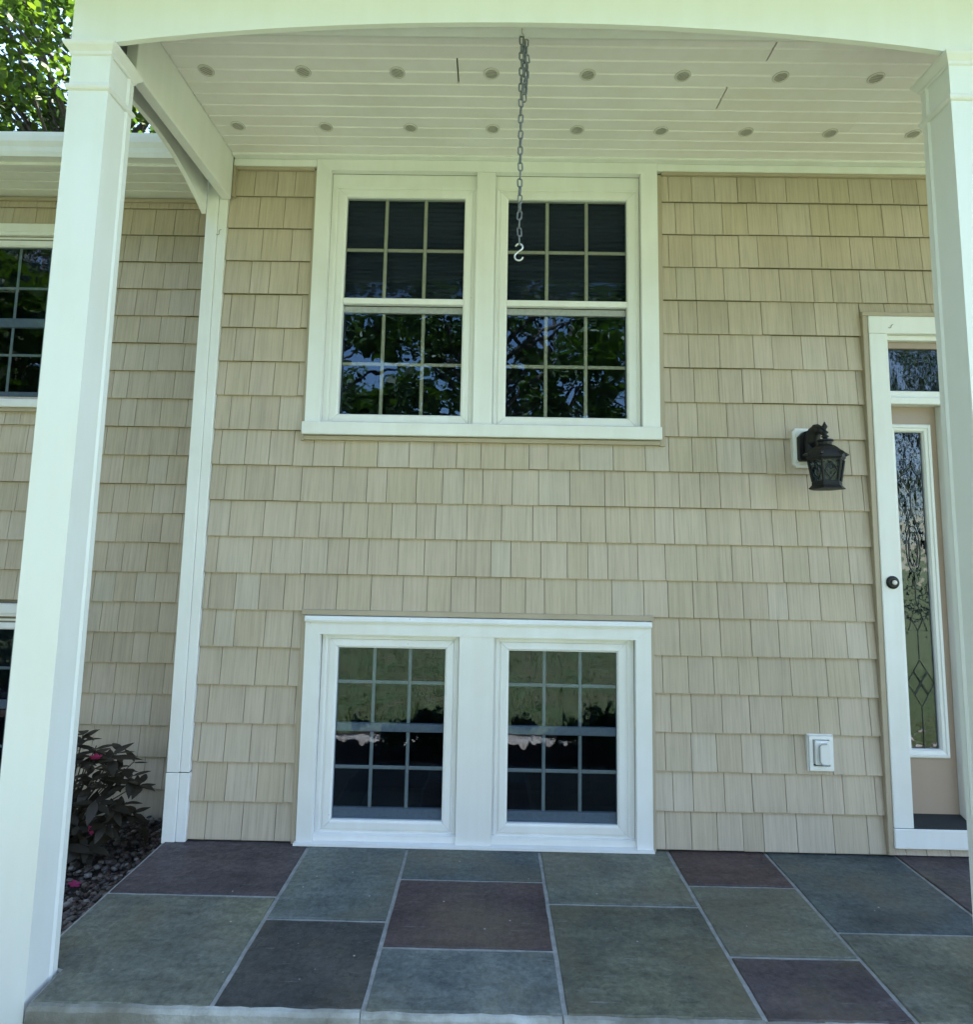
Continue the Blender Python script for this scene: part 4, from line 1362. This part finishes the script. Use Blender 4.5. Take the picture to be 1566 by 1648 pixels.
# trees
def leaf_cloud(name, clumps, per, size, mat, rng, spread=1.0):
    vs, fs = [], []
    for (c_, R) in clumps:
        for i in range(per):
            while True:
                p = Vector((rng.uniform(-1, 1), rng.uniform(-1, 1), rng.uniform(-1, 1)))
                if p.length < 1:
                    break
            p = Vector(c_) + Vector((p.x * R * spread, p.y * R * spread, p.z * R * .62))
            d = Vector((rng.gauss(0, 1), rng.gauss(0, 1), rng.gauss(-.35, .55))).normalized()
            nn = Vector((rng.gauss(0, .6), rng.gauss(0, .6), 1)).normalized()
            sx = d.cross(nn)
            if sx.length < 1e-3:
                continue
            sx.normalize()
            s = size * rng.uniform(.6, 1.25)
            bend = nn * s * .12
            o = len(vs)
            vs += [p, p + d * s * .35 + sx * s * .30 - bend * .2, p + d * s * .75 + sx * s * .24 - bend * .6, p + d * s - bend, p + d * s * .75 - sx * s * .24 - bend * .6, p + d * s * .35 - sx * s * .30 - bend * .2]
            fs += [(o, o + 1, o + 2, o + 3), (o, o + 3, o + 4, o + 5)]
    me = bpy.data.meshes.new(name)
    me.from_pydata([tuple(v) for v in vs], [], fs)
    me.materials.append(mat)
    return me

def tree_parts(seed, H, R, zc, nclump, per, leaf, mat, trunk_r, cr=(.10, .22)):
    rng = random.Random(seed)
    clumps, mb = [], MB()
    top = Vector((rng.uniform(-.3, .3), rng.uniform(-.3, .3), H * .86))
    spine = [Vector((0, 0, -.4)), Vector((.05, .03, H * .2)), Vector((top.x * .4, top.y * .4, H * .5)), top]
    mb.tube(spine, [trunk_r * 1.25, trunk_r, trunk_r * .6, trunk_r * .12], 9)
    for i in range(nclump):
        while True:
            p = Vector((rng.uniform(-1, 1), rng.uniform(-1, 1), rng.uniform(-1, 1)))
            if .25 < p.length < 1:
                break
        c_ = Vector((p.x * R, p.y * R, zc + p.z * (H - zc)))
        clumps.append((c_, R * rng.uniform(*cr)))
        if i % 2 == 0:
            t = max(.12, min(.92, (c_.z - H * .16) / (H * .86)))
            s = spine[1].lerp(spine[3], max(0, t - .18))
            m1 = s.lerp(c_, .5) + Vector((rng.uniform(-.2, .2), rng.uniform(-.2, .2), .12 * R))
            mb.tube([s, m1, c_], [trunk_r * .30, trunk_r * .17, trunk_r * .04], 6)
    return mb.mesh('trunk', M['bark'], True), leaf_cloud('crown', clumps, per, leaf, mat, rng)

def tree(loc, meshes, label, group=None, rot=0.0, sc=1.0, cat='tree'):
    t = thing('deciduous_tree', loc, label, cat, group)
    t.rotation_euler = (0, 0, rot)
    t.scale = (sc, sc, sc)
    put('trunk', meshes[0], t)
    put('crown', meshes[1], t)
    return t
T1 = tree_parts(3, 15.0, 4.6, 9.4, 240, 200, 0.145, M['leaf'], 0.24)
tree((-7.6, 8.2, GZ), T1, 'tall leafy tree rising above the left wing gutter, half hidden by the beam')
T1b = tree_parts(8, 12.5, 4.4, 7.4, 150, 130, 0.18, M['leaf'], 0.22)
tree((-15.0, 12.5, GZ), T1b, 'leafy tree behind the tall one at the far left above the gutter')
T2 = tree_parts(21, 11.0, 4.2, 6.2, 85, 100, 0.22, M['darkleaf'], 0.26, (.10, .20))
T3 = tree_parts(34, 14.0, 4.8, 8.0, 95, 100, 0.24, M['darkleaf'], 0.28, (.10, .20))
spots = [(-15.0, -16, T3, 0.4, 1.15), (-7.5, -19, T2, 2.1, 1.35), (-0.5, -17, T3, 4.0, 1.1), (8.5, -22, T3, 0.9, 1.1), (16.5, -19, T2, 2.8, 1.15),
         (-21, -24, T3, 3.3, 1.2), (3.0, -28, T3, 1.2, 1.3), (-12, -31, T2, 5.5, 1.6), (13, -32, T3, 0.2, 1.25)]
for x, y, ms, rz, s in spots:
    tree((x, y, GZ), ms, 'dark leafy tree across the lawn, mirrored in the window panes', 'trees across the lawn', rz, s)
sideT = tree_parts(55, 9.0, 3.4, 4.6, 80, 90, 0.26, M['darkleaf'], 0.2, (.14, .26))  # out-of-view trees added at left to darken the wing and corner bed
tree((-7.5, -2.6, GZ), sideT, 'bushy tree out of view to the left of the house, added to block sky light')
tree((-10.5, -8.5, GZ), sideT, 'bushy tree out of view at the left edge of the lawn, added to block sky light', None, 2.0, 1.25)
# low shrubs along the path, mirrored as dark shapes in the lower panes
rng = random.Random(2)
cl = [(Vector((rng.gauss(0, .16), rng.gauss(0, .13), rng.uniform(.08, .33))), rng.uniform(.07, .12)) for i in range(26)]
SH = leaf_cloud('foliage', cl, 70, 0.055, M['darkleaf'], rng)
for (x, y, s) in ((-0.52, -2.28, 1.0), (0.95, -2.30, 1.1), (1.75, -2.2, 1.2), (-2.6, -2.3, 1.2)):
    t = thing('low_shrub', (x, y, GZ), 'low dark evergreen shrub in the bed in front of the patio', 'shrub', 'shrubs in front of the patio')
    t.scale = (s, s, s)
    put('foliage', SH, t)
